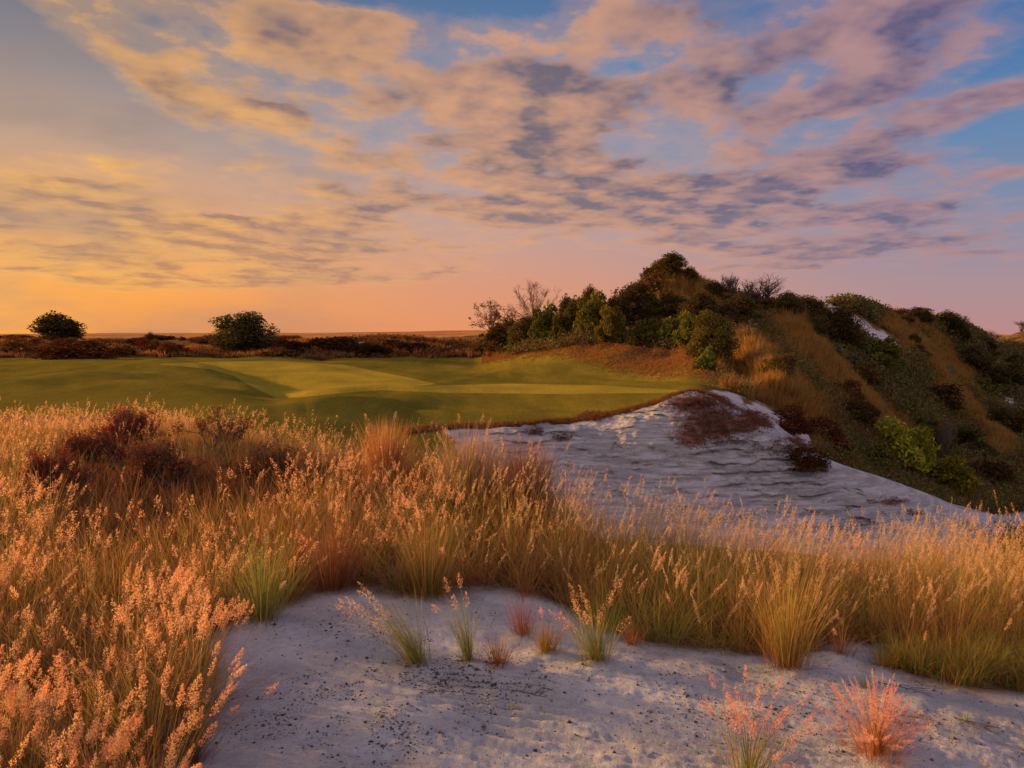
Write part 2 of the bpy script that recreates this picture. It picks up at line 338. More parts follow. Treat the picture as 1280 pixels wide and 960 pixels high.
# foreground relief
near = 1 - sstep(rB - 0.6, rB, SS)
dz += near * (0.05 * fbm(Xg * 0.5, Yg * 0.5, 21, 3) + 0.040 * fbm(Xg * 2.0, Yg * 2.2, 22, 6, .6)) * sstep(0.3, 1.6, SS * 1.0)
rip = np.sin((Yg * 1.0 + Xg * 0.28 + 0.16 * fbm(Xg * 1.2, Yg * 1.2, 25, 3)) * 2 * math.pi / 0.085)
ripm = np.exp(-((Xg - .55) / 1.1) ** 2 - ((Yg - 4.15) / .55) ** 2) + 0.6 * np.exp(-((Xg - 1.6) / .9) ** 2 - ((Yg - 3.8) / .3) ** 2)
dz += near * 0.011 * rip * np.minimum(ripm * 1.4, 1.1) * sstep(.35, .6, vnoise(Xg * 1.5, Yg * 1.5, 26) + .12)
for tx, ty, tr, ta in [(522, 832, .16, .035), (586, 830, .11, .025), (622, 836, .13, .025), (683, 818, .14, .03), (745, 834, .17, .04), (984, 836, .2, .04), (1095, 950, .2, .04), (655, 792, .12, .025), (790, 806, .12, .025), (1052, 812, .13, .03), (328, 780, .2, .03)]:
    v_ = (480 - ty) / F; k_ = CAMZ / (SP - v_ * CP); gx_, gy_ = (tx - 640) / F * k_, (CP + v_ * SP) * k_
    dz += near * ta * np.exp(-((Xg - gx_) ** 2 + (Yg - gy_) ** 2) / tr ** 2)
for k in range(90):                                  # dimples and old footprints
    fx_, fy_ = rng.uniform(-1.6, 3.2), rng.uniform(3.3, 5.6); rr = rng.uniform(.05, .12)
    e2 = ((Xg - fx_) ** 2 + ((Yg - fy_) * 1.3) ** 2) / rr ** 2
    dz += near * rng.uniform(-.024, .014) * np.exp(-e2)
# turf undulation
turf = sstep(rC, rC + .5, SS) * (1 - sstep(rG, rG + .6, SS)) * (1 - sstep(880, 930, PX))
dz += turf * (0.13 * fbm(Xg * 0.085, Yg * 0.07, 40, 3)) * sstep(60, 25, 0 * Xg + 0)  # placeholder scale
dz += turf * (0.10 * fbm(Xg * 0.14 + 4, Yg * 0.11, 41, 2) + 0.10 * fbm(Xg * 0.40 + Yg * .3, Yg * 0.3, 42, 3))
# hills: ribs and rumples
PX0, PY0 = project(Xg, np.maximum(Yg, .01), Zg)
def segw0(px, py, segs):
    w = np.zeros(px.shape)
    for x1, y1, x2, y2, r in segs:
        L2 = (x2 - x1) ** 2 + (y2 - y1) ** 2; tt = np.clip(((px - x1) * (x2 - x1) + (py - y1) * (y2 - y1)) / L2, 0, 1); w = np.maximum(w, np.exp(-((px - x1 - tt * (x2 - x1)) ** 2 + (py - y1 - tt * (y2 - y1)) ** 2) / r ** 2))
    return w
hillw = sstep(rE - .3, rF, SS) * (1 - sstep(rJ + .3, rK, SS)) * np.maximum(sstep(640, 760, PX) * sstep(rF, rF + .6, SS), sstep(905, 960, PX))
ribc = Xg * 0.86 - Yg * 0.30
dz += hillw * (1.25 * fbm(ribc * 0.16, (Xg * .3 + Yg * .8) * 0.035, 50, 3) + 0.55 * fbm(Xg * 0.25, Yg * 0.2, 51, 4)) * (1 - 0.65 * np.exp(-((SS - rI) / .35) ** 2))
for cx, cy, rx, ry, rot, am in [(225, 457, 80, 4.5, 3, .30), (120, 466, 70, 5, 0, -.25), (90, 477, 110, 6, -3, .32), (215, 489, 90, 7, 4, .38), (330, 474, 55, 6, 10, -.28), (345, 494, 45, 5, 0, -.25), (430, 489, 60, 4, -4, .30), (560, 487, 90, 2.5, 2, .22), (560, 505, 90, 7, 0, -.20), (420, 507, 70, 7, -3, .30), (700, 484, 90, 3, 2, .16), (620, 470, 60, 4, -8, .25), (480, 468, 60, 3.5, 6, -.20), (370, 457, 60, 2.5, 2, .22), (690, 462, 60, 5, -10, .35), (780, 470, 50, 4, 4, -.25), (700, 508, 60, 6, 6, -.18)]:
    c_, s_ = math.cos(R(rot)), math.sin(R(rot)); u_ = (PX0 - cx) * c_ + (PY0 - cy) * s_; v_ = -(PX0 - cx) * s_ + (PY0 - cy) * c_
    dz += am * np.exp(-(u_ / rx) ** 2 - (v_ / ry) ** 2) * ((SS > rC + .15) & (SS < rG)) * sstep(rC + .15, rC + .4, SS)
hm = (SS > rE) & (SS < rI)
dz += hm * (1.3 * segw0(PX0, PY0, [(985, 405, 1040, 470, 22), (1040, 470, 1115, 565, 22)]) - 2.2 * segw0(PX0, PY0, [(1030, 410, 1085, 470, 24), (1085, 470, 1160, 570, 26)]) + 1.2 * segw0(PX0, PY0, [(1120, 425, 1200, 480, 20), (1170, 470, 1245, 560, 18)]) - 1.5 * segw0(PX0, PY0, [(1190, 440, 1240, 520, 18), (900, 425, 935, 480, 16)]) + .9 * segw0(PX0, PY0, [(930, 440, 990, 520, 20)]))
heath = sstep(rG - .2, rG + .5, SS) * (1 - sstep(rJ, rK, SS)) * (1 - sstep(580, 650, PX))
dz += heath * (0.55 * fbm(Xg * 0.22, Yg * 0.16, 60, 4)) * (1 - 0.6 * np.exp(-((SS - rI) / .3) ** 2) * sstep(340, 380, PX) * (1 - sstep(540, 580, PX)))
dz += sstep(rK - .6, rK, SS) * 0.5 * fbm(Xg * 0.02, Yg * 0.02, 61, 3) * (1 - sstep(rK + .5, rK + 2, SS))
Zg = Zg + dz * (1 - behind * sstep(8, 14, Rg))
Yp = np.maximum(Yg, 0.01)

PXg, PYg = project(Xg, Yp, Zg)                       # where each vertex of the relief lies in the picture

# region of every vertex
def inside(px, py, poly):
    c = np.zeros(px.shape, bool); n = len(poly)
    for i in range(n):
        x1, y1 = poly[i]; x2, y2 = poly[(i + 1) % n]
        cond = ((y1 > py) != (y2 > py)) & (px < (x2 - x1) * (py - y1) / ((y2 - y1) + 1e-9) + x1); c ^= cond
    return c
nz = fbm(Xg * 0.8, Yg * 0.8, 70, 4)
lipn = 0.05 * fbm(Xg * 1.6, Yg * 0 + 1, 71, 4)
G_, BK, TF, GR, HL, FF = 0, 1, 2, 3, 4, 5
reg = np.zeros(Zg.shape, int)
reg[SS >= rB + .02] = BK
left_of_bank = PX < 560 + 20 * nz
reg[(SS >= rC - 0.02 + lipn) & (PX + 22 * nz < 905)] = TF
reg[left_of_bank & (SS >= rB - .02)] = TF
reg[left_of_bank & (SS < rB + .5)] = G_
reg[(PX > 1262) & (SS >= rB + .02)] = HL
reg[(SS >= rD + .15 + .1 * nz) & (PX + 28 * nz >= 884)] = HL
reg[(SS >= rC - .02) & (PX + 22 * nz >= 905) & (SS < rD + .2)] = BK
bnd = rF - .55 + .25 * nz + 1.3 * (1 - sstep(640, 860, PX))
reg[(SS >= bnd) & (PX > 640)] = HL
reg[(SS >= rG + .02 + .12 * nz) & (PX <= 640)] = HL
reg[(SS >= rJ + .4)] = FF
green_poly1 = [(196,455), (250,452.5), (340,451), (430,456), (520,474), (545,480), (500,486), (430,491), (372,497), (345,497), (322,487), (292,470), (262,461), (215,457)]
green_poly2 = [(452,486.5), (545,482), (640,479.5), (760,482), (868,489), (840,491), (700,492.5), (560,491)]
onfront = (SS > rC) & (SS < rG + .3)
reg[inside(PXg, PYg, green_poly1) & onfront & (PX < 560)] = GR
reg[inside(PXg, PYg, green_poly2) & onfront & (SS > rD - .35) & (PX > 440)] = GR
reg[(np.abs(TH) > 1.15) & (reg != FF)] = np.where(Rg[(np.abs(TH) > 1.15) & (reg != FF)] < 20, G_, HL)

def visible_first(px, py, smin=0):                    # first surface point of the relief seen at an image position
    c = int(np.argmin(np.abs(th - math.atan(a_of(px, py))))); pr = PYg[c].copy(); k0 = np.searchsorted(S, max(1.0, smin))
    for k in range(k0, len(S) - 1):
        if pr[k] >= py > pr[k + 1] or (k > k0 and pr[k + 1] <= py):
            f = 0 if pr[k] == pr[k + 1] else np.clip((pr[k] - py) / (pr[k] - pr[k + 1]), 0, 1)
            return (Xg[c, k] * (1 - f) + Xg[c, k + 1] * f, Yg[c, k] * (1 - f) + Yg[c, k + 1] * f, Zg[c, k] * (1 - f) + Zg[c, k + 1] * f, S[k])
    k = int(np.argmin(pr[k0:])) + k0
    return (Xg[c, k], Yg[c, k], Zg[c, k], S[k])
def at_depth(px, Y):
    c = int(np.argmin(np.abs(th - math.atan(a_of(px))))); z = float(np.interp(Y, Yg[c], Zg[c])); return (Y * math.tan(th[c]), Y, z)
def height(x, y):                                     # relief height under arrays of points
    x = np.atleast_1d(np.asarray(x, float)); y = np.atleast_1d(np.asarray(y, float))
    a = np.arctan2(x, y); r = np.hypot(x, y); ci = np.clip(np.searchsorted(th, a), 1, nth - 1)
    out = np.zeros(len(x))
    fr = (a - th[ci - 1]) / (th[ci] - th[ci - 1])
    for sgn in (0, 1):
        cc_ = ci - 1 + sgn; w = fr if sgn else 1 - fr
        # vectorised binary search in every column
        lo = np.zeros(len(x), int); hi = np.full(len(x), len(S) - 1)
        for _ in range(11):
            mid = (lo + hi) // 2; g = Rg[cc_, mid] <= r; lo = np.where(g, mid, lo); hi = np.where(g, hi, mid)
        hi = np.minimum(lo + 1, len(S) - 1); r0 = Rg[cc_, lo]; r1 = Rg[cc_, hi]
        f = np.clip((r - r0) / np.maximum(r1 - r0, 1e-6), 0, 1); out += w * (Zg[cc_, lo] * (1 - f) + Zg[cc_, hi] * f)
    return out

# ---- where the bare sand of the foreground is (ground-plane coordinates)
def gp(px, py):                                       # image -> z=0 plane
    v = (480 - py) / F; k = CAMZ / (SP - v * CP); return ((px - 640) / F * k, (CP + v * SP) * k)
sand_edge_px = [(-200,1500), (215,1100), (235,948), (252,880), (262,800), (300,778), (345,762), (385,742), (440,733), (500,742), (560,742), (640,742), (700,752), (745,775), (800,792), (850,806), (920,812), (975,812), (1010,790), (1050,758), (1090,768), (1105,800), (1100,838), (1160,852), (1220,862), (1290,872), (1500,880), (1500,1500)]
sand_poly = [gp(a, b) for a, b in sand_edge_px]
sxy = np.array(sand_poly)
def sand_mask(x, y):                                  # 1 on open sand, soft and ragged edge
    x = np.asarray(x, float); y = np.asarray(y, float)
    xs = x + 0.20 * fbm(x * 1.9, y * 1.9, 80, 4); ys = y + 0.24 * fbm(x * 1.7 + 5, y * 1.7, 81, 3)
    ins = inside(xs, ys, sand_poly)
    d = np.full(x.shape, 9.0)
    for i in range(len(sxy) - 1):
        p, q2 = sxy[i], sxy[i + 1]; e = q2 - p; L = (e ** 2).sum() + 1e-9
        tt = np.clip(((xs - p[0]) * e[0] + (ys - p[1]) * e[1]) / L, 0, 1)
        d = np.minimum(d, np.hypot(xs - p[0] - tt * e[0], ys - p[1] - tt * e[1]))
    return np.where(ins, np.clip(.5 + d / .25, 0, 1), np.clip(.5 - d / .25, 0, 1))
sm = np.zeros(Zg.shape); nearmask = (Rg < 14) & (np.abs(TH) < 1.2); sm[nearmask] = sand_mask(Xg[nearmask], Yg[nearmask])

# ------------------------------------------------------------------ ground materials
def mat_ground():
    m, t, out = new_mat('sandy_ground'); tc = t.new('ShaderNodeTexCoord'); P = tc.outputs['Object']
    s = t.attr('sand'); n1 = t.noise(P, 1.3, 5, .6); n2 = t.noise(P, 22, 6, .65); n3 = t.noise(P, 150, 3, .6)
    sand = t.mix(t.mr(n1, .3, .7), (.295, .30, .31), (.44, .445, .452))
    sand = t.mix(t.mr(n2, .42, .72, 0, .45), sand, (.26, .23, .215))
    sand = t.mix(t.mr(n3, .60, .74, 0, .55), sand, (.20, .17, .16))
    soil = t.mix(t.mr(t.noise(P, 9, 6, .7), .35, .65), (.07, .035, .018), (.17, .10, .055))
    c = t.mix(s, soil, sand)
    bmp = t.m('ADD', t.m('MULTIPLY', n2, .9), t.m('MULTIPLY', n3, .4))
    principled(t, out, c, .95, bmp, .9, .04, .0); return m
def mat_bank():
    m, t, out = new_mat('eroded_sand'); tc = t.new('ShaderNodeTexCoord'); P = tc.outputs['Object']
    st = t.mapping(P, sc=(.35, .35, 5.0)); n1 = t.noise(st, 1.6, 7, .62, .5); n2 = t.noise(P, .55, 5, .6); n3 = t.noise(P, 9, 6, .65)
    st2 = t.mapping(P, sc=(.8, .8, 16.0)); n4 = t.noise(st2, 1.4, 5, .6, .3)
    c = t.mix(t.mr(n1, .38, .62), (.23, .222, .228), (.375, .366, .372))
    c = t.mix(t.mr(n4, .54, .66, 0, .55), c, (.26, .20, .185))
    c = t.mix(t.mr(n2, .52, .70, 0, .35), c, (.36, .33, .26))
    c = t.mix(t.mr(n3, .56, .72, 0, .4), c, (.30, .25, .24))
    rust = t.attr('rust'); rn = t.mr(t.m('ADD', rust, t.m('SUBTRACT', t.noise(P, 3.2, 8, .78), .5)), .46, .66)
    c = t.mix(t.m('MULTIPLY', rn, .8), c, t.mix(t.noise(P, 12, 4), (.10, .03, .022), (.22, .085, .055)))
    bmp = t.m('ADD', t.m('ADD', t.m('MULTIPLY', n1, 1.0), t.m('MULTIPLY', n4, .8)), t.m('MULTIPLY', n3, .5))
    principled(t, out, c, .95, bmp, .9, .16, .0); return m
def mat_turf(name, a, b, dry, stripe=0.0):
    m, t, out = new_mat(name); tc = t.new('ShaderNodeTexCoord'); P = tc.outputs['Object']
    n1 = t.noise(P, .09, 4, .55); n2 = t.noise(P, 1.1, 6, .65); n3 = t.noise(P, 14, 4, .7)
    c = t.mix(t.mr(n1, .3, .7), a, b); c = t.mix(t.mr(n2, .5, .8, 0, .5), c, dry)
    c = t.mix(t.mr(n3, .45, .75, 0, .3), c, tuple(x * .6 for x in a))
    if stripe:
        w = t.new('ShaderNodeTexWave'); t.put(w.inputs[0], t.mapping(P, rot=(0, 0, R(35)))); w.inputs['Scale'].default_value = .16; w.inputs['Distortion'].default_value = .6
        c = t.mix(t.m('MULTIPLY', w.outputs['Fac'], stripe), c, tuple(x * 1.35 for x in b))
    g = t.attr('green')
    gc_ = t.mix(t.mr(n1, .3, .7), (.20, .160, .020), (.30, .22, .028)); gc_ = t.mix(t.mr(n3, .45, .8, 0, .25), gc_, (.11, .10, .02))
    c = t.mix(t.mr(t.m('ADD', g, t.m('MULTIPLY', t.m('SUBTRACT', n2, .5), .25)), .3, .7), c, gc_)
    mot = t.noise(t.mapping(P, rot=(0, 0, R(20)), sc=(.9, .16, 1)), .9, 5, .7); c = t.mix(t.mr(mot, .35, .7, 0, .40), c, (.20, .15, .02))
    fine_ = t.noise(t.mapping(P, rot=(0, 0, R(-15)), sc=(2.4, .5, 1)), 3.2, 6, .75); c = t.mix(t.mr(fine_, .48, .75, 0, .55), c, (.05, .05, .010))
    principled(t, out, c, .85, t.m('ADD', n3, t.m('MULTIPLY', n2, .8)), .6, .06, .0); return m
def mat_hill():
    m, t, out = new_mat('rough_hillside'); tc = t.new('ShaderNodeTexCoord'); P = tc.outputs['Object']
    n1 = t.noise(P, .07, 5, .6); n2 = t.noise(P, .6, 6, .65); n3 = t.noise(P, 4, 6, .7)
    c = t.mix(t.mr(n1, .35, .65), (.10, .05, .022), (.15, .105, .035)); c = t.mix(t.mr(n2, .4, .7), c, (.05, .055, .018))
    c = t.mix(t.mr(n3, .4, .75, 0, .7), c, (.20, .10, .045))
    c = t.mix(t.attr('green'), c, t.mix(t.mr(n2, .3, .7), (.095, .080, .012), (.15, .105, .02)))
    s = t.attr('sand'); c = t.mix(t.mr(t.m('ADD', s, t.m('SUBTRACT', n2, .5)), .42, .58), c, t.mix(n3, (.34, .30, .30), (.52, .47, .46)))
    principled(t, out, c, .95, t.m('ADD', n3, n2), .8, .25, .0); return m
def mat_far():
    m, t, out = new_mat('far_field'); tc = t.new('ShaderNodeTexCoord'); P = tc.outputs['Object']
    n1 = t.noise(t.mapping(P, sc=(.012, .05, 1)), 1, 6, .7); n2 = t.noise(P, .35, 5, .7)
    c = t.mix(t.mr(n1, .35, .65), (.28, .12, .04), (.46, .23, .08)); c = t.mix(t.mr(n2, .45, .7, 0, .6), c, (.09, .05, .02))
    principled(t, out, c, .95, n2, .6, .4, .0); return m
M_ground, M_bank, M_hill, M_far = mat_ground(), mat_bank(), mat_hill(), mat_far()
M_turf = mat_turf('mown_turf', (.084, .077, .011), (.135, .108, .015), (.20, .125, .022))
M_green = M_turf

def softpoly(poly, w):
    ins = inside(PXg, PYg, poly); d = np.full(PXg.shape, 99.)
    for i in range(len(poly)):
        p = np.array(poly[i]); q_ = np.array(poly[(i + 1) % len(poly)]); e = q_ - p; tt = np.clip(((PXg - p[0]) * e[0] + (PYg - p[1]) * e[1]) / ((e ** 2).sum() + 1e-9), 0, 1)
        d = np.minimum(d, np.hypot((PXg - p[0] - tt * e[0]) * .25, PYg - p[1] - tt * e[1]))
    return np.where(ins, np.clip(.5 + d / w, 0, 1), np.clip(.5 - d / w, 0, 1))
tblend = (1 - sstep(0, .75, SS - bnd + .5 * nz)) * (PX > 600) * (1 - sstep(850, 915, PX + 25 * nz))
gmask = np.maximum(softpoly(green_poly1, 3.0) * (PX < 560), softpoly(green_poly2, 2.4) * (PX > 440) * (SS > rD - .4)) * onfront
gmask = np.where(reg == HL, tblend, gmask)
rust = np.zeros(Zg.shape)
for (cx, cy, rx, ry, wv_) in [(868,506,40,14,1.0), (888,530,44,26,1.0), (865,548,32,16,.8), (930,530,34,18,.8), (742,522,24,7,.8), (700,548,18,7,.7), (668,540,14,7,.7), (985,560,40,14,.6), (1112,628,26,6,.8), (1140,642,20,5,.6), (1000,580,30,8,.5), (780,560,30,8,.45), (950,560,60,10,.4)]:
    rust = np.maximum(rust, wv_ * np.exp(-((PXg - cx) / rx) ** 2 - ((PYg - cy) / ry) ** 2) * ((SS > rB) & (SS < rD + .4)))
rust = np.maximum(rust, (reg == BK) * sstep(rC - .10, rC - .01, SS) * (PX < 870) * .75)
hs = np.zeros(Zg.shape)
for (cx, cy, rx, ry, rot) in [(1062,402,46,12,27), (1102,424,28,11,30), (1030,390,16,4,10), (1256,456,18,4,20), (1262,505,16,10,10), (905,497,30,9,12), (960,520,36,12,28), (1000,545,24,10,40), (12,457,22,5,0), (-40,457,40,6,0), (55,456,30,2,0)]:
    c_, s_ = math.cos(R(rot)), math.sin(R(rot)); u_ = (PXg - cx) * c_ + (PYg - cy) * s_; v_ = -(PXg - cx) * s_ + (PYg - cy) * c_
    hs = np.maximum(hs, np.exp(-(u_ / rx) ** 2 - (v_ / ry) ** 2) * (SS > rD))
heathsand = heath * sstep(390, 430, PX) * (1 - sstep(520, 560, PX)) * (SS < rI + .1)
hs = np.maximum(hs, .46 * heathsand * sstep(.0, .5, nz))
sm = np.maximum(sm, hs)

vid = np.arange(nth * len(S)).reshape(nth, len(S))
allq = np.stack([vid[:-1, :-1], vid[1:, :-1], vid[1:, 1:], vid[:-1, 1:]], -1).reshape(-1, 4)
regq = reg[:-1, :-1].ravel(); VV = np.stack([Xg, Yg, Zg], -1).reshape(-1, 3)
terr = {}
for rid, nm_, mt in [(G_, 'ground', M_ground), (BK, 'sand_bank', M_bank), (TF, 'fairway', M_turf), (GR, 'putting_green', M_green), (HL, 'hillside', M_hill), (FF, 'far_field', M_far)]:
    fq = allq[regq == rid]
    if not len(fq): continue
    used, inv = np.unique(fq.ravel(), return_inverse=True)
    # quads wound so that normals point up
    qd = inv.reshape(-1, 4)[:, ::-1]
    me = mesh_np(nm_, VV[used], quads=qd, mat=mt, attrs={'sand': sm.ravel()[used], 'rust': rust.ravel()[used], 'green': gmask.ravel()[used]})
    o = link(nm_, me); o['kind'] = 'structure'; terr[nm_] = o
# ------------------------------------------------------------------ plant materials
def mat_leaf(name, transl=0.35, var=0.25, tint=True):
    m, t, out = new_mat(name); c = t.attr('Col', True)
    if tint:
        oi = t.new('ShaderNodeObjectInfo'); c = t.mix(1.0, c, oi.outputs['Color'], 'MULTIPLY')
        hv = t.new('ShaderNodeHueSaturation'); t.put(hv.inputs['Color'], c)
        t.put(hv.inputs['Value'], t.mr(oi.outputs['Random'], 0, 1, 1 - var, 1 + var, smooth=False)); t.put(hv.inputs['Hue'], t.mr(oi.outputs['Random'], 0, 1, .49, .51, smooth=False)); c = hv.outputs[0]
    d = t.new('ShaderNodeBsdfDiffuse'); tr = t.new('ShaderNodeBsdfTranslucent'); t.put(d.inputs[0], c); t.put(tr.inputs[0], c)
    mx = t.new('ShaderNodeMixShader'); mx.inputs[0].default_value = transl
    t.l.new(d.outputs[0], mx.inputs[1]); t.l.new(tr.outputs[0], mx.inputs[2]); t.l.new(mx.outputs[0], out.inputs[0]); return m
M_blade = mat_leaf('grass_blade', .40, tint=False)
M_plume = mat_leaf('seed_plume', .50, tint=False)
M_leaf = mat_leaf('leaf', .25, .22)
def mat_bark():
    m, t, out = new_mat('bark'); tc = t.new('ShaderNodeTexCoord'); n = t.noise(t.mapping(tc.outputs['Object'], sc=(6, 6, 1.5)), 3, 5, .7)
    principled(t, out, t.mix(n, (.045, .028, .02), (.16, .11, .085)), .9, n, .6, .03, .1); return m
M_bark = mat_bark()

# ------------------------------------------------------------------ vectorised blades and plumes
def blades(P, head, L, lean, bend, w, segs, cb, ct, rg=rng):
    N = len(P); t = np.linspace(0, 1, segs + 1)
    phi = lean[:, None] + bend[:, None] * t[None, :] ** 1.3
    ds = (L / segs)[:, None]
    hx = np.concatenate([np.zeros((N, 1)), np.cumsum(np.sin(phi[:, :-1]) * ds, 1)], 1)
    hz = np.concatenate([np.zeros((N, 1)), np.cumsum(np.cos(phi[:, :-1]) * ds, 1)], 1)
    cx = P[:, 0:1] + np.cos(head)[:, None] * hx; cy = P[:, 1:2] + np.sin(head)[:, None] * hx; cz = P[:, 2:3] + hz
    wa = head + math.pi / 2 + rg.uniform(-1.2, 1.2, N); prof = (1 - t ** 2.2) * .92 + .08
    wx = np.cos(wa)[:, None] * w[:, None] * prof[None] * .5; wy = np.sin(wa)[:, None] * w[:, None] * prof[None] * .5
    V = np.stack([np.stack([cx - wx, cy - wy, cz], -1), np.stack([cx + wx, cy + wy, cz], -1)], 2)   # N,segs+1,2,3
    C = cb[:, None, :] * (1 - t[None, :, None]) + ct[:, None, :] * t[None, :, None]
    C = np.repeat(C[:, :, None, :], 2, 2)
    b = (np.arange(N) * (segs + 1) * 2)[:, None] + (np.arange(segs) * 2)[None, :]
    Q = np.stack([b, b + 1, b + 3, b + 2], -1).reshape(-1, 4)
    path = np.stack([cx, cy, cz], -1)
    return V.reshape(-1, 3), Q, C.reshape(-1, 3), path, phi[:, -1]
def plumes(path, head, K, Lp, W, size, c1, c2, rg=rng):
    """feathery seed heads on the last part of every stalk: K small spikelets each"""
    N = len(path); tip = path[:, -1]; pr = path[:, -2]; d = tip - pr; d /= np.linalg.norm(d, axis=1)[:, None] + 1e-9
    u = rg.uniform(0, 1, (N, K)) ** .8; rad = W[:, None] * np.sin(np.clip(u * .88 + .12, 0, 1) * math.pi) ** .7 * rg.uniform(.15, 1, (N, K))
    ang = rg.uniform(0, 2 * math.pi, (N, K))
    e1 = np.stack([-d[:, 1], d[:, 0], np.zeros(N)], -1); e1 /= np.linalg.norm(e1, axis=1)[:, None] + 1e-6; e2 = np.cross(d, e1)
    o = np.cos(ang)[..., None] * e1[:, None] + np.sin(ang)[..., None] * e2[:, None]
    c = tip[:, None] + d[:, None] * ((u - .55) * Lp[:, None])[..., None] + o * rad[..., None]
    c[..., 2] -= rad * .35
    ax = d[:, None] * .7 + o * .8 + rg.normal(0, .45, (N, K, 3)); ax /= np.linalg.norm(ax, axis=2)[..., None]
    sd = np.cross(ax, rg.normal(0, 1, (N, K, 3))); sd /= np.linalg.norm(sd, axis=2)[..., None] + 1e-9
    s = (size[:, None] * rg.uniform(.6, 1.4, (N, K)))[..., None]
    V = np.stack([c - ax * s, c - sd * s * .22, c + ax * s, c + sd * s * .22], 2).reshape(-1, 3)
    Q = np.arange(N * K * 4).reshape(-1, 4)
    f = rg.uniform(0, 1, (N, K, 1)); C = c1[:, None] * (1 - f) + c2[:, None] * f
    return V, Q, np.repeat(C.reshape(-1, 3), 4, 0)
class Acc:
    def __init__(s): s.v = []; s.q = []; s.c = []; s.n = 0
    def add(s, V, Q, C): s.v.append(V); s.q.append(Q + s.n); s.c.append(C); s.n += len(V)
    def mesh(s, name, mat, smooth=False): return mesh_np(name, np.concatenate(s.v), quads=np.concatenate(s.q), col=np.concatenate(s.c), mat=mat, smooth=smooth)
def jit(c, n, s=.18, rg=rng):                        # n jittered copies of a colour
    c = np.asarray(c, float); f = 1 + rg.normal(0, s, (n, 1)); g = 1 + rg.normal(0, s * .35, (n, 3)); return np.clip(np.broadcast_to(c, (n, 3)) * f * g, .004, .9)
def pick(cols, wts, n, rg=rng, s=.15):
    cols = np.array(cols); i = rg.choice(len(cols), n, p=np.array(wts) / sum(wts)); return jit(1, n, s, rg) * cols[i]

STRAW, GOLD, RUST, BROWN, OLIVE, GREEN = (.55, .34, .10), (.62, .38, .08), (.38, .13, .04), (.20, .09, .035), (.24, .20, .05), (.16, .22, .03)
PINK, PALE, DUSK = (.86, .42, .20), (.88, .54, .26), (.42, .20, .10)

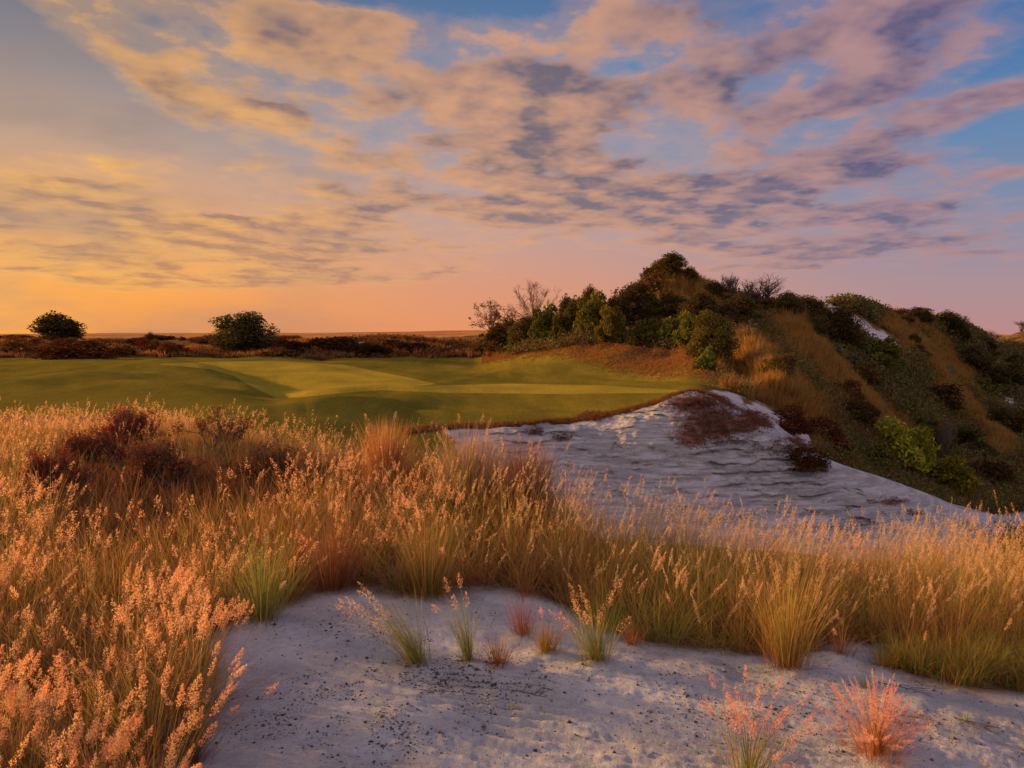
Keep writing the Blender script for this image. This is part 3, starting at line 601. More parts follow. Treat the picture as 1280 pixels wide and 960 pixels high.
# ------------------------------------------------------------------ the foreground field (stuff)
def field(name, label, cell, test, spec, seed):
    rg = np.random.default_rng(seed); A = Acc(); PL = Acc()
    ys = np.arange(1.5, 19, cell)
    pts = []
    for y in ys:
        xs = np.arange(-0.92 * y - 1.2, 0.80 * y + 1.2, cell); pts.append(np.stack([xs, np.full(len(xs), y)], 1))
    pts = np.concatenate(pts); pts += rg.uniform(-.5, .5, pts.shape) * cell
    x, y = pts.T; px = 640 + F * (x / y); keep = test(x, y, px, rg); x, y, px = x[keep], y[keep], px[keep]
    z = height(x, y); n = len(x); sp = spec(x, y, px, rg)
    lod = np.clip(y / 5.0, .55, 2.6)
    nb = np.maximum((sp['n'] / lod ** 0.9).astype(int), 6)
    idx = np.repeat(np.arange(n), nb); N = len(idx)
    ang = rg.uniform(0, 2 * math.pi, N); rr = np.abs(rg.normal(0, .045, N)) * sp['spread'][idx] + 0
    P = np.stack([x[idx] + np.cos(ang) * rr, y[idx] + np.sin(ang) * rr, z[idx] - .01], 1)
    # lean outwards, and drift with the wind to the upper right
    ln = np.abs(rg.normal(.0, .44, N)) * sp['spread'][idx] ** .5 + .05; hd = ang + rg.normal(0, .5, N)
    tlx = rg.normal(.05, .16, n)[idx]; tly = rg.normal(0, .14, n)[idx]; vx = np.sin(ln) * np.cos(hd) + tlx; vy = np.sin(ln) * np.sin(hd) + tly; hd = np.arctan2(vy, vx); ln = np.arcsin(np.clip(np.hypot(vx, vy), 0, .95))
    L = sp['h'][idx] * rg.uniform(.45, 1.08, N); bend = rg.uniform(-.1, 1.25, N) * (.7 + .5 * ln)
    w = sp['w'] * rg.uniform(.6, 1.4, N) * np.sqrt(lod[idx]) * 1.0
    cb = sp['cb'](N, rg, x[idx], y[idx], idx); ct = sp['ct'](N, rg, x[idx], y[idx], idx)
    V, Q, C, path, ph = blades(P, hd, L, ln, bend, w, 4, cb, ct, rg); A.add(V, Q, C)
    # stalks with seed heads
    ns = np.maximum((sp['stalks'] / lod ** .5 + rg.uniform(0, 1, n)).astype(int), 0); idx = np.repeat(np.arange(n), ns); N = len(idx)
    ang = rg.uniform(0, 2 * math.pi, N); P = np.stack([x[idx] + np.cos(ang) * .04, y[idx] + np.sin(ang) * .04, z[idx]], 1)
    ln = np.abs(rg.normal(0, .22, N)); vx = np.sin(ln) * np.cos(ang) + .10; vy = np.sin(ln) * np.sin(ang); hd = np.arctan2(vy, vx); ln = np.arcsin(np.clip(np.hypot(vx, vy), 0, .9))
    L = sp['h'][idx] * rg.uniform(.85, 1.22, N)
    V, Q, C, path, ph = blades(P, hd, L, ln, rg.uniform(.1, .6, N), .0022 * np.sqrt(lod[idx]) * np.ones(N), 4, jit(OLIVE, N, .2, rg), jit(STRAW, N, .2, rg), rg); A.add(V, Q, C)
    pc1, pc2 = sp['pc'](N, rg, x[idx], y[idx])
    for lo, hi, K in ((0, 3.6, 230), (3.6, 5.5, 120), (5.5, 8.5, 46), (8.5, 30, 22)):
        s = (y[idx] >= lo) & (y[idx] < hi)
        if s.sum():
            ld = lod[idx][s]
            V, Q, C = plumes(path[s], hd[s], K, sp['pl'] * rg.uniform(.7, 1.3, s.sum()), sp['pw'] * rg.uniform(.7, 1.3, s.sum()), np.minimum(.0028 + .0008 * y[idx][s], .011) * sp['ps'], pc1[s], pc2[s], rg); PL.add(V, Q, C)
    o = link(name, A.mesh(name, M_blade)); tag(o, label, 'grass', kind='stuff')
    o2 = link('seed_heads', PL.mesh('seed_heads', M_plume), parent=o)
    print(name, n, A.n, PL.n); return o

browY = lambda px: np.interp(px, kx, KY[:, 0])
def zone_brush(x, y, px): 
    k = fbm(x * .35, y * .35, 90, 3)
    return sstep(7.4, 8.8, y + .9 * k - np.clip((px - 350) / 400, -.6, 1) * 1.4) * (1 - sstep(11.6, 13.0, y + k)) * sstep(20, 140, px + 90 * k) * (1 - sstep(600, 720, px + 80 * k))
def t_common(x, y, px, rg, dens=.9):
    clump = vnoise(x * 1.3, y * 1.3, 91)
    ok = (sand_mask(x, y) < .30) & (y < browY(px) + 3.2) & (rg.uniform(0, 1, len(x)) < dens * (.45 + .8 * clump))
    ok &= ~((np.hypot((x + 1.62) / .55, (y - 2.6) / .5) < 1) & (px > 230))
    return ok
def t_pink(x, y, px, rg):
    k = fbm(x * .5, y * .5, 92, 3); w = (1 - sstep(430, 640, px + 110 * k)) * (1 - np.clip(zone_brush(x, y, px) * 1.3, 0, .98))
    return t_common(x, y, px, rg) & (rg.uniform(0, 1, len(x)) < w)
def low_zone(x, y, px):
    return (sstep(1085, 1105, px + 14 * fbm(x * 3, y * 3, 130, 2)) * (1 - sstep(5.0, 5.25, y + .12 * fbm(x * 2, y * 2, 131, 2)))) > .5
def t_low(x, y, px, rg): return low_zone(x, y, px) & (sand_mask(x, y) < .35) & (px < 1500)
def t_gold(x, y, px, rg):
    k = fbm(x * .5, y * .5, 92, 3); w = sstep(430, 640, px + 110 * k) * (1 - zone_brush(x, y, px) * .9)
    return t_common(x, y, px, rg, 1.0) & ~low_zone(x, y, px) & (rg.uniform(0, 1, len(x)) < w)
def t_brush(x, y, px, rg): return t_common(x, y, px, rg, 1.1) & (rg.uniform(0, 1, len(x)) < zone_brush(x, y, px))
def edge_low(x, y):                                   # plants shrink towards the open sand
    s = sand_mask(x + .0, y - .22); return 1 - .45 * s
def spec_pink(x, y, px, rg):
    hn = fbm(x * .9, y * .9, 93, 3); near = np.clip((3.4 - y) / 1.4, 0, 1)
    def cb(N, rg, xx, yy, i): return pick([OLIVE, BROWN, RUST, GREEN], [.33, .25, .2, .22], N, rg, .2)
    def ct(N, rg, xx, yy, i): return pick([STRAW, RUST, (.42, .2, .09), OLIVE], [.35, .25, .25, .15], N, rg, .2)
    def pc(N, rg, xx, yy): return pick([PINK, (.74, .40, .20), DUSK], [.5, .3, .2], N, rg, .12), pick([PALE, PINK], [.6, .4], N, rg, .1)
    return dict(n=105 + 0 * x, spread=1.1 + .6 * vnoise(x * 2, y * 2, 94), h=(.56 + .26 * hn) * rg.uniform(.6, 1.2, len(x)) * edge_low(x, y) * (1 - .12 * near), w=.0036, cb=cb, ct=ct, stalks=8.5 * sstep(.25, .75, vnoise(x * 1.1, y * 1.1, 95)) + 1.2, pl=.12, pw=.023, ps=.95, pc=pc)
def spec_gold(x, y, px, rg):
    hn = fbm(x * .9, y * .9, 96, 3)
    def cb(N, rg, xx, yy, i):
        g = vnoise(xx * 1.1, yy * 1.1, 97)[:, None]; a = pick([RUST, (.30, .14, .05), BROWN], [.45, .35, .2], N, rg, .2); b = pick([GREEN, OLIVE, (.20, .22, .04)], [.4, .3, .3], N, rg, .2); return a * (1 - sstep(.35, .65, g)) + b * sstep(.35, .65, g)
    def ct(N, rg, xx, yy, i): return pick([GOLD, STRAW, (.42, .36, .09), RUST], [.26, .30, .26, .18], N, rg, .26) * jit(1, i.max() + 1, .32, rg)[i]
    def pc(N, rg, xx, yy): return pick([STRAW, (.62, .40, .2), PINK], [.4, .4, .2], N, rg, .12), pick([(.68, .50, .27), PALE], [.6, .4], N, rg, .1)
    low = np.exp(-((px - 1210) / 90) ** 2) * (1 - sstep(4.75, 5.0, y)) * .55
    right = sstep(560, 700, px)
    return dict(n=84 + 0 * x, spread=1.15 + .8 * vnoise(x * 2, y * 2, 98), h=(.60 + .22 * hn) * rg.uniform(.62, 1.25, len(x)) * edge_low(x, y) * (1 - low) * (1 + .20 * right * sstep(5.5, 7.5, y)), w=.0036, cb=cb, ct=ct, stalks=6.5 * (.4 + 1.0 * vnoise(x * .9, y * .9, 99)), pl=.13, pw=.014, ps=.9, pc=pc)
def spec_brush(x, y, px, rg):
    hn = fbm(x * .6, y * .6, 100, 3)
    def cb(N, rg, xx, yy, i): return pick([BROWN, (.09, .05, .03), RUST, (.07, .08, .025)], [.4, .3, .1, .2], N, rg, .2)
    def ct(N, rg, xx, yy, i):
        g = vnoise(xx * .5, yy * .5, 101)[:, None]; a = pick([(.34, .12, .05), (.25, .12, .05), (.18, .08, .04)], [.4, .3, .3], N, rg, .2); b = pick([(.32, .24, .11), (.20, .19, .07), (.42, .27, .13)], [.4, .3, .3], N, rg, .2); return (a * (1 - sstep(.35, .6, g)) + b * sstep(.35, .6, g)) * jit(1, i.max() + 1, .32, rg)[i]
    def pc(N, rg, xx, yy): return pick([DUSK, (.48, .27, .18)], [.6, .4], N, rg, .12), pick([(.5, .33, .24), PINK], [.6, .4], N, rg, .1)
    return dict(n=95 + 0 * x, spread=1.3 + .5 * vnoise(x * 2, y * 2, 102), h=(.58 + .30 * hn) * rg.uniform(.6, 1.22, len(x)), w=.0045, cb=cb, ct=ct, stalks=1.4 * (vnoise(x * .7, y * .7, 103) > .5), pl=.12, pw=.016, ps=.9, pc=pc)
field('feathery_grass', 'tall grass with fluffy pink orange seed heads filling the left foreground', .215, t_pink, spec_pink, 11)
field('golden_grass', 'golden straw grass with green and rust bases along the far edge of the sand', .20, t_gold, spec_gold, 12)
field('dark_brush_grass', 'dark reddish brown brushy grass in the middle of the left field', .25, t_brush, spec_brush, 13)
def spec_low(x, y, px, rg):
    def cb(N, rg, xx, yy, i): return pick([RUST, GREEN, BROWN], [.4, .4, .2], N, rg, .2)
    def ct(N, rg, xx, yy, i): return pick([(.26, .30, .05), (.40, .34, .08), STRAW, RUST], [.4, .3, .15, .15], N, rg, .2) * jit(1, i.max() + 1, .2, rg)[i]
    def pc(N, rg, xx, yy): return pick([STRAW], [1], N, rg), pick([PALE], [1], N, rg)
    return dict(n=100 + 0 * x, spread=1.2 + 0 * x, h=.27 * rg.uniform(.6, 1.3, len(x)), w=.0034, cb=cb, ct=ct, stalks=.12 + 0 * x, pl=.08, pw=.012, ps=.8, pc=pc)
field('low_green_grass', 'low green and rust grass carpet reaching on to the sand at the right edge', .13, t_low, spec_low, 15)
# rusty thatch creeping on to the sand along the field's edge
def thatch():
    rg = np.random.default_rng(14); n = 60000; y = rg.uniform(2.2, 6.6, n); x = rg.uniform(-.55, .85, n) * y
    s = sand_mask(x, y); k = (s > .02) & (s < .62) & (vnoise(x * 1.4, y * 1.4, 110) > .42); x, y = x[k][:17000], y[k][:17000]; N = len(x)
    P = np.stack([x, y, height(x, y) - .004], 1)
    V, Q, C, _, _ = blades(P, rg.uniform(0, 6.28, N), rg.uniform(.04, .15, N), rg.uniform(.2, 1.35, N), rg.uniform(.2, 1.4, N), rg.uniform(.0015, .0032, N), 3, pick([RUST, BROWN], [.6, .4], N, rg), pick([RUST, (.46, .2, .09), OLIVE], [.5, .3, .2], N, rg), rg)
    A = Acc(); A.add(V, Q, C); tag(link('dry_thatch', A.mesh('dry_thatch', M_blade)), 'rust coloured dry thatch creeping over the edge of the sand', 'dry grass', kind='stuff')
thatch()

# ------------------------------------------------------------------ single tufts in the foreground
def tuft(px, py, hpx, wpx, label, nb, stalks, cb, ct, pc=None, lean=(0, 0), plen=.13, pwid=.02, seed=1, cat='grass tuft', name='grass_tuft', bw=.0027, group=None, stiff=.5):
    rg = np.random.default_rng(seed); x, y = gp(px, py); sc_ = y / F; z = float(height([x], [y])[0]); h = hpx * sc_; W_ = wpx * sc_ * .5
    root = bpy.data.objects.new(name, None); COL.objects.link(root); root.location = (x, y, z); root.empty_display_size = .1
    tag(root, label, cat, group)
    ang = rg.uniform(0, 6.283, nb); rr = np.abs(rg.normal(0, .25, nb)) * W_
    P = np.stack([np.cos(ang) * rr, np.sin(ang) * rr, -.008 + 0 * rr], 1); sp = math.atan2(W_, h) * 1.25
    ln = np.abs(rg.normal(0, .62, nb)) * sp; vx = np.sin(ln) * np.cos(ang) + lean[0]; vy = np.sin(ln) * np.sin(ang) + lean[1]
    hd = np.arctan2(vy, vx); ln = np.arcsin(np.clip(np.hypot(vx, vy), 0, .97)); L = h * rg.uniform(.5, 1.2, nb)
    V, Q, C, _, _ = blades(P, hd, L, ln, (rg.uniform(-.2, 1, nb) + (rg.random(nb) < .15) * 1.2) * stiff, bw * rg.uniform(.6, 1.3, nb), 5, pick(*cb, nb, rg), pick(*ct, nb, rg), rg)
    A = Acc(); A.add(V, Q, C)
    nd = nb // 3; ad = rg.uniform(0, 6.283, nd); rd = np.abs(rg.normal(0, .3, nd)) * W_; Pd = np.stack([np.cos(ad) * rd, np.sin(ad) * rd, 0 * rd], 1)
    V, Q, C, _, _ = blades(Pd, ad + rg.normal(0, .6, nd), h * rg.uniform(.12, .42, nd), rg.uniform(.7, 1.5, nd), rg.uniform(-.2, .6, nd), bw * rg.uniform(.5, 1.0, nd), 3, pick([BROWN, RUST], [.6, .4], nd, rg), pick([RUST, (.46, .24, .12), BROWN], [.4, .3, .3], nd, rg), rg); A.add(V, Q, C)
    if stalks:
        ang = rg.uniform(0, 6.283, stalks); ln = np.abs(rg.normal(0, .5, stalks)) * sp + .03; vx = np.sin(ln) * np.cos(ang) + lean[0] * 1.3; vy = np.sin(ln) * np.sin(ang) + lean[1]
        hd = np.arctan2(vy, vx); ln = np.arcsin(np.clip(np.hypot(vx, vy), 0, .72)); N = stalks
        V, Q, C, path, _ = blades(np.zeros((N, 3)), hd, h * rg.uniform(.75, 1.3, N), ln, rg.uniform(.05, .5, N), np.full(N, .0036), 6, pick(*cb, N, rg) * .8, pick(*ct, N, rg) * .7, rg); A.add(V, Q, C)
        V, Q, C = plumes(path, hd, 120, plen * rg.uniform(.7, 1.2, N), pwid * rg.uniform(.9, 1.7, N), .0050 * np.ones(N), pick(*pc[0], N, rg, .1), pick(*pc[1], N, rg, .1), rg)
        V = V.reshape(N, -1, 3); C = C.reshape(N, -1, 3); q1 = np.arange(120 * 4).reshape(-1, 4)
        for i in range(N): link('seed_head', mesh_np('seed_head', V[i], quads=q1, col=C[i], mat=M_plume, smooth=False), root)
    link('blades', A.mesh('blades', M_blade), root); return root
GB = ([(.19, .28, .05), (.24, .28, .07), RUST, STRAW], [.5, .2, .2, .1]); GTp = ([(.22, .30, .06), (.30, .32, .09), STRAW, OLIVE], [.35, .25, .2, .2])
RB = ([RUST, BROWN], [.7, .3]); RT = ([RUST, (.46, .2, .09), STRAW], [.5, .3, .2]); YB = ([(.34, .16, .05), GREEN, RUST], [.4, .35, .25]); YT = ([GOLD, (.30, .30, .06), STRAW], [.4, .35, .25])
PP = (([PINK, (.7, .42, .32)], [.6, .4]), ([PALE, PINK], [.5, .5])); PW = (([(.6, .45, .36), PALE], [.5, .5]), ([PALE, (.75, .6, .48)], [.5, .5]))
PR = (([(.74, .30, .20), (.7, .38, .26)], [.6, .4]), ([(.78, .44, .32), (.7, .36, .24)], [.5, .5])); PG = (([STRAW, (.62, .4, .22)], [.5, .5]), ([PALE, STRAW], [.5, .5]))
tuft(522, 832, 92, 78, 'green tuft on open sand leaning left with whitish plumes', 230, 13, GB, GTp, PW, (-.42, 0), .14, .022, 21)
tuft(586, 830, 92, 48, 'slim upright green tuft topped by one pink plume, in the middle of the sand', 120, 5, GB, GTp, PP, (-.12, 0), .10, .020, 22)
tuft(622, 836, 42, 66, 'low brown dry tuft right beside the slim green tuft', 150, 0, RB, RT, None, (.05, 0), seed=23, stiff=.3)
tuft(683, 818, 46, 66, 'short orange and green tuft between the slim tuft and the pink plumed tuft', 210, 3, ([RUST, GREEN], [.5, .5]), ([RUST, (.3, .3, .05), (.5, .2, .09)], [.4, .3, .3]), PR, (.05, 0), .06, .012, 24)
tuft(745, 834, 78, 84, 'bushy green tuft on the sand carrying several pink plumes', 260, 13, GB, GTp, PP, (-.10, 0), .13, .022, 25)
tuft(984, 836, 128, 96, 'tall yellow green tuft standing forward on the edge of the sand', 420, 16, YB, YT, PG, (.02, 0), .13, .018, 26)
tuft(1095, 958, 66, 165, 'feathery red orange tuft at the bottom right of the sand', 420, 70, ([(.5, .2, .06), RUST], [.6, .4]), ([(.62, .24, .10), RUST, GOLD], [.5, .3, .2]), PR, (0, 0), .15, .0075, 27, bw=.0020)
tuft(935, 985, 104, 165, 'loose tuft with salmon pink plumes left of the red orange tuft', 190, 40, GB, ([(.2, .22, .05), (.5, .22, .1)], [.5, .5]), PR, (.05, 0), .09, .017, 28, bw=.0022)
tuft(328, 780, 112, 112, 'spreading bright green tuft at the left corner of the sand', 420, 10, GB, GTp, PP, (.02, 0), .11, .022, 29)
tuft(535, 742, 108, 130, 'broad orange clump with green flank behind the sand', 620, 34, ([RUST, GREEN, BROWN], [.4, .35, .25]), ([(.5, .24, .09), STRAW, GREEN], [.45, .3, .25]), PP, (0, 0), .11, .016, 30)
tuft(415, 734, 92, 120, 'rounded rusty brown clump at the far left edge of the sand', 620, 12, ([RUST, BROWN], [.6, .4]), ([(.30, .13, .07), RUST, (.4, .24, .12)], [.5, .25, .25]), (([DUSK, PINK], [.5, .5]), ([PINK, PALE], [.5, .5])), (0, 0), .09, .014, 31)
tuft(1052, 812, 50, 60, 'thin rusty tuft in the sandy gap of the golden grass', 70, 4, RB, RT, PG, (0, 0), .07, .010, 32)
tuft(655, 792, 52, 60, 'small red stemmed tuft against the golden grass behind the sand', 130, 0, RB, ([(.42, .09, .05), RUST], [.5, .5]), None, (0, 0), seed=33)
tuft(790, 806, 40, 56, 'small wiry rust tuft on the sand right of the pink plumed tuft', 90, 0, RB, RT, None, (0, 0), seed=34)
tuft(236, 940, 120, 76, 'dark twiggy tuft hanging over the sand at bottom left', 190, 14, ([BROWN, (.1, .1, .04)], [.5, .5]), ([(.25, .12, .08), OLIVE], [.5, .5]), PP, (.22, 0), .10, .014, 35)
tuft(1082, 862, 24, 30, 'tiny pale green sprout on the sand right of centre', 34, 0, GB, GTp, None, (0, 0), seed=36, cat='sprout', name='grass_sprout')
tuft(640, 884, 16, 16, 'tiny yellow green sprout on rippled sand at centre', 26, 0, GB, GTp, None, (0, 0), seed=37, cat='sprout', name='grass_sprout')
tuft(1208, 908, 22, 34, 'tiny green sprout among dry twigs on the right of the sand', 28, 0, GB, GTp, None, (0, 0), seed=38, cat='sprout', name='grass_sprout')


# ------------------------------------------------------------------ grit, twigs
def gravel():
    rg = np.random.default_rng(41); spots = [(530, 850, 95, 22, 1500), (600, 855, 70, 16, 700), (460, 900, 110, 30, 1300), (430, 790, 60, 14, 500), (560, 775, 60, 14, 400), (860, 850, 90, 20, 400), (1060, 880, 150, 25, 700), (380, 920, 120, 24, 450), (1130, 930, 120, 16, 500), (700, 920, 260, 26, 500), (900, 905, 60, 18, 250)]
    xs = []; ys = []
    for px, py, sx_, sy_, n in spots:
        n = int(n * 3.6); a = rg.normal(px, sx_, n); b = np.clip(rg.normal(py, sy_, n), 745, 985); g = np.array([gp(i, j) for i, j in zip(a, b)]); xs.append(g[:, 0]); ys.append(g[:, 1])
    x = np.concatenate(xs); y = np.concatenate(ys); k = (sand_mask(x, y) > .4) & (vnoise(x * 5, y * 5, 77) * .6 + vnoise(x * 16, y * 16, 78) * .4 > rg.uniform(.3, .75, len(x))); x, y = x[k], y[k]; N = len(x); z = height(x, y)
    r = np.clip(rg.lognormal(-6.0, .62, N), .001, .014)
    o = np.array([(1, 0, 0), (0, 1, 0), (-1, 0, 0), (0, -1, 0), (0, 0, 1), (0, 0, -1)], float); T = np.array([(0, 1, 4), (1, 2, 4), (2, 3, 4), (3, 0, 4), (1, 0, 5), (2, 1, 5), (3, 2, 5), (0, 3, 5)])
    V = o[None] * r[:, None, None] * rg.uniform(.6, 1.3, (N, 6, 1)) * np.array([1, 1, .7]); a = rg.uniform(0, 6.28, N)[:, None]
    X2 = V[..., 0] * np.cos(a) - V[..., 1] * np.sin(a); Y2 = V[..., 0] * np.sin(a) + V[..., 1] * np.cos(a)
    V = np.stack([X2 + x[:, None], Y2 + y[:, None], V[..., 2] + (z + r * .25)[:, None]], -1).reshape(-1, 3)
    Tt = (T[None] + (np.arange(N) * 6)[:, None, None]).reshape(-1, 3); C = np.repeat(pick([(.05, .045, .045), (.11, .085, .07), (.2, .17, .15)], [.55, .3, .15], N, rg), 6, 0)
    m, t, out = new_mat('grit'); principled(t, out, t.attr('Col', True), .8)
    tag(link('gravel', mesh_np('gravel', V, tris=Tt, col=C, mat=m, smooth=False)), 'dark grit and tiny pebbles strewn over the pale sand', 'gravel', kind='stuff')
gravel()
def litter():
    rg = np.random.default_rng(43); n = 26000; y = rg.uniform(3.2, 6.4, n); x = rg.uniform(-.5, .8, n) * y; k = (sand_mask(x, y) > .4) & (fbm(x * 1.3, y * 1.6, 79, 4) > rg.uniform(.0, .55, n) + .12 * (sand_mask(x, y - .3) > .9)); x, y = x[k], y[k]; N = len(x)
    P = np.stack([x, y, height(x, y) + .002], 1)
    V, Q, C, _, _ = blades(P, rg.uniform(0, 6.28, N), rg.uniform(.02, .09, N), rg.uniform(1.25, 1.56, N), rg.uniform(-.1, .15, N), rg.uniform(.001, .0026, N), 2, pick([BROWN, RUST, (.3, .2, .12)], [.4, .3, .3], N, rg), pick([RUST, STRAW, BROWN], [.4, .3, .3], N, rg), rg)
    A = Acc(); A.add(V, Q, C); tag(link('dry_litter', A.mesh('dry_litter', M_blade)), 'fine dry stalk litter scattered over the sand', 'litter', kind='stuff')
litter()
def tube(paths, sides=5):
    """paths: list of (points Nx3, radii N) -> verts, quads"""
    Vs = []; Qs = []; n0 = 0; a = np.linspace(0, 2 * math.pi, sides, endpoint=False)
    for p, r in paths:
        p = np.asarray(p, float); r = np.asarray(r, float); d = np.gradient(p, axis=0); d /= np.linalg.norm(d, axis=1)[:, None] + 1e-9
        ref = np.where(np.abs(d[:, 2:3]) > .9, np.array([[1., 0, 0]]), np.array([[0, 0, 1.]])); u = np.cross(d, ref); u /= np.linalg.norm(u, axis=1)[:, None] + 1e-9; v = np.cross(d, u)
        V = p[:, None] + (np.cos(a)[None, :, None] * u[:, None] + np.sin(a)[None, :, None] * v[:, None]) * r[:, None, None]; n = len(p)
        b = (np.arange(n - 1) * sides)[:, None] + np.arange(sides)[None]; b2 = (np.arange(n - 1) * sides)[:, None] + (np.arange(sides)[None] + 1) % sides
        Vs.append(V.reshape(-1, 3)); Qs.append(np.stack([b, b2, b2 + sides, b + sides], -1).reshape(-1, 4) + n0); n0 += n * sides
    return np.concatenate(Vs), np.concatenate(Qs)
def twig(px, py, Lpx, ang, label, seed, group=None):
    rg = np.random.default_rng(seed); x, y = gp(px, py); L = Lpx * y / F; z = float(height([x], [y])[0]); paths = []
    def br(p, a, L, r, k):
        n = 7; pts = [p]; aa = a
        for i in range(n): aa += rg.normal(0, .22); pts.append(pts[-1] + np.array([math.cos(aa), math.sin(aa), rg.normal(.04, .12)]) * L / n)
        pts = np.array(pts); hz = height(pts[:, 0] + x, pts[:, 1] + y) - z; pts[:, 2] = np.maximum(pts[:, 2], 0) * .6 + hz + r * .7
        paths.append((pts, np.linspace(r, r * .35, n + 1)))
        if k:
            for i in (2, 4, 5): br(pts[i] * [1, 1, 0] + [0, 0, .004], a + rg.choice([-1, 1]) * rg.uniform(.4, .9), L * .5, r * .6, k - 1)
    br(np.zeros(3), ang, L, .0035, 2); V, Q = tube(paths); o = link('dry_twig', mesh_np('dry_twig', V, quads=Q, mat=M_bark), loc=(x, y, z)); tag(o, label, 'twig', group)
twig(640, 868, 46, .2, 'curled dry twig lying on rippled sand below the green tufts', 51)
twig(1096, 850, 60, -.5, 'branched dry twig at the foot of the low grass on the right', 52)
twig(1085, 912, 80, .15, 'long thin twig lying right of the red orange tuft', 53)
twig(1192, 902, 50, -.6, 'forked twig beside the tiny sprout at right', 54)
# ------------------------------------------------------------------ woody plants: prototypes
def leaf_quads(c, size, rg, col, up=.0, elong=1.6):
    N = len(c); ax = rg.normal(0, 1, (N, 3)); ax[:, 2] += up; ax /= np.linalg.norm(ax, axis=1)[:, None]; sd = np.cross(ax, rg.normal(0, 1, (N, 3))); sd /= np.linalg.norm(sd, axis=1)[:, None] + 1e-9
    s = (size * rg.uniform(.6, 1.4, N))[:, None]; V = np.stack([c - ax * s * elong * .5, c - sd * s * .5, c + ax * s * elong * .5, c + sd * s * .5], 1).reshape(-1, 3)
    return V, np.arange(N * 4).reshape(-1, 4), np.repeat(col, 4, 0)
def grow(rg, levels, L0, r0, nchild, spread, up=.15, start=(0, 0, 0), dir0=(0, 0, 1), wob=.16, first=.35, decay=.68):
    """branching skeleton -> tube paths and tip points"""
    paths = []; tips = []
    def br(p, d, L, r, k):
        n = 5; pts = [np.array(p, float)]; d = np.array(d, float)
        for i in range(n): d = d + rg.normal(0, wob, 3) + np.array([0, 0, up * .2]); d /= np.linalg.norm(d); pts.append(pts[-1] + d * L / n)
        pts = np.array(pts); paths.append((pts, np.linspace(r, r * .5, n + 1)))
        if k == 0: tips.extend(pts[3:]); return
        for j in range(nchild + (rg.random() < .4)):
            f = rg.uniform(first, 1.0); i = min(int(f * n), n); q = rg.normal(0, 1, 3); q -= q.dot(d) * d; q /= np.linalg.norm(q)
            nd = d * math.cos(spread) + q * math.sin(spread * rg.uniform(.6, 1.3)); nd[2] += up; nd /= np.linalg.norm(nd); br(pts[i], nd, L * decay * rg.uniform(.75, 1.2), r * .55, k - 1)
    br(start, dir0, L0, r0, levels); return paths, np.array(tips)
def norm_unit(*arrs):                                 # scale to width 1, height 1, base at 0
    a = np.concatenate(arrs); lo = np.percentile(a, 1, 0); hi = np.percentile(a, 99, 0); w = max(hi[0] - lo[0], hi[1] - lo[1]); h = hi[2]; cx, cy = (lo[:2] + hi[:2]) / 2
    return lambda v: np.stack([(v[:, 0] - cx) / w, (v[:, 1] - cy) / w, v[:, 2] / h], 1)
PROTO = {}
def leafy(key, seed, nclump, nleaf, leaf, cols, wts, flat=.55, low=.12, stems=5, up=0., elong=1.6, clr=.16, lvl=2):
    rg = np.random.default_rng(seed)
    cl = []
    while len(cl) < nclump:
        p = rg.uniform(-1, 1, 3); p[2] = abs(p[2]); r = np.linalg.norm(p)
        if .3 < r < 1: cl.append(p * [.42, .42, .80] + [0, 0, low])
    cl = np.array(cl) * (1 + rg.normal(0, .07, (nclump, 1))); cr = clr * rg.uniform(.55, 1.35, nclump)
    i = rg.choice(nclump, nleaf, p=cr ** 1.6 / (cr ** 1.6).sum()); d = rg.normal(0, 1, (nleaf, 3)); d /= np.linalg.norm(d, axis=1)[:, None]
    c = cl[i] + d * (cr[i] * rg.uniform(.25, 1.12, nleaf) ** .7)[:, None] * [1, 1, .85]; c[:, 2] = np.abs(c[:, 2]) + .01
    tone = (1 + rg.normal(0, .16, nclump))[i][:, None]
    V, Q, C = leaf_quads(c, np.full(nleaf, leaf), rg, pick(cols, wts, nleaf, rg, .2) * tone, up, elong)
    paths = []
    for k in range(nclump):
        b = np.array([rg.normal(0, .03), rg.normal(0, .03), 0]) if stems > 1 else np.zeros(3)
        mid = b * .5 + cl[k] * [.35, .35, .5] + rg.normal(0, .02, 3); pts = np.array([b, b * .7 + mid * .3 + [0, 0, .06], mid, cl[k] * .8, cl[k]]); r0 = .030 if stems == 1 else .012
        paths.append((pts, np.linspace(r0, .004, 5)))
    TV, TQ = tube(paths)
    PROTO[key] = (mesh_np(key + '_crown', V, quads=Q, col=C, mat=M_leaf, smooth=False), mesh_np(key + '_stem', TV, quads=TQ, mat=M_bark))
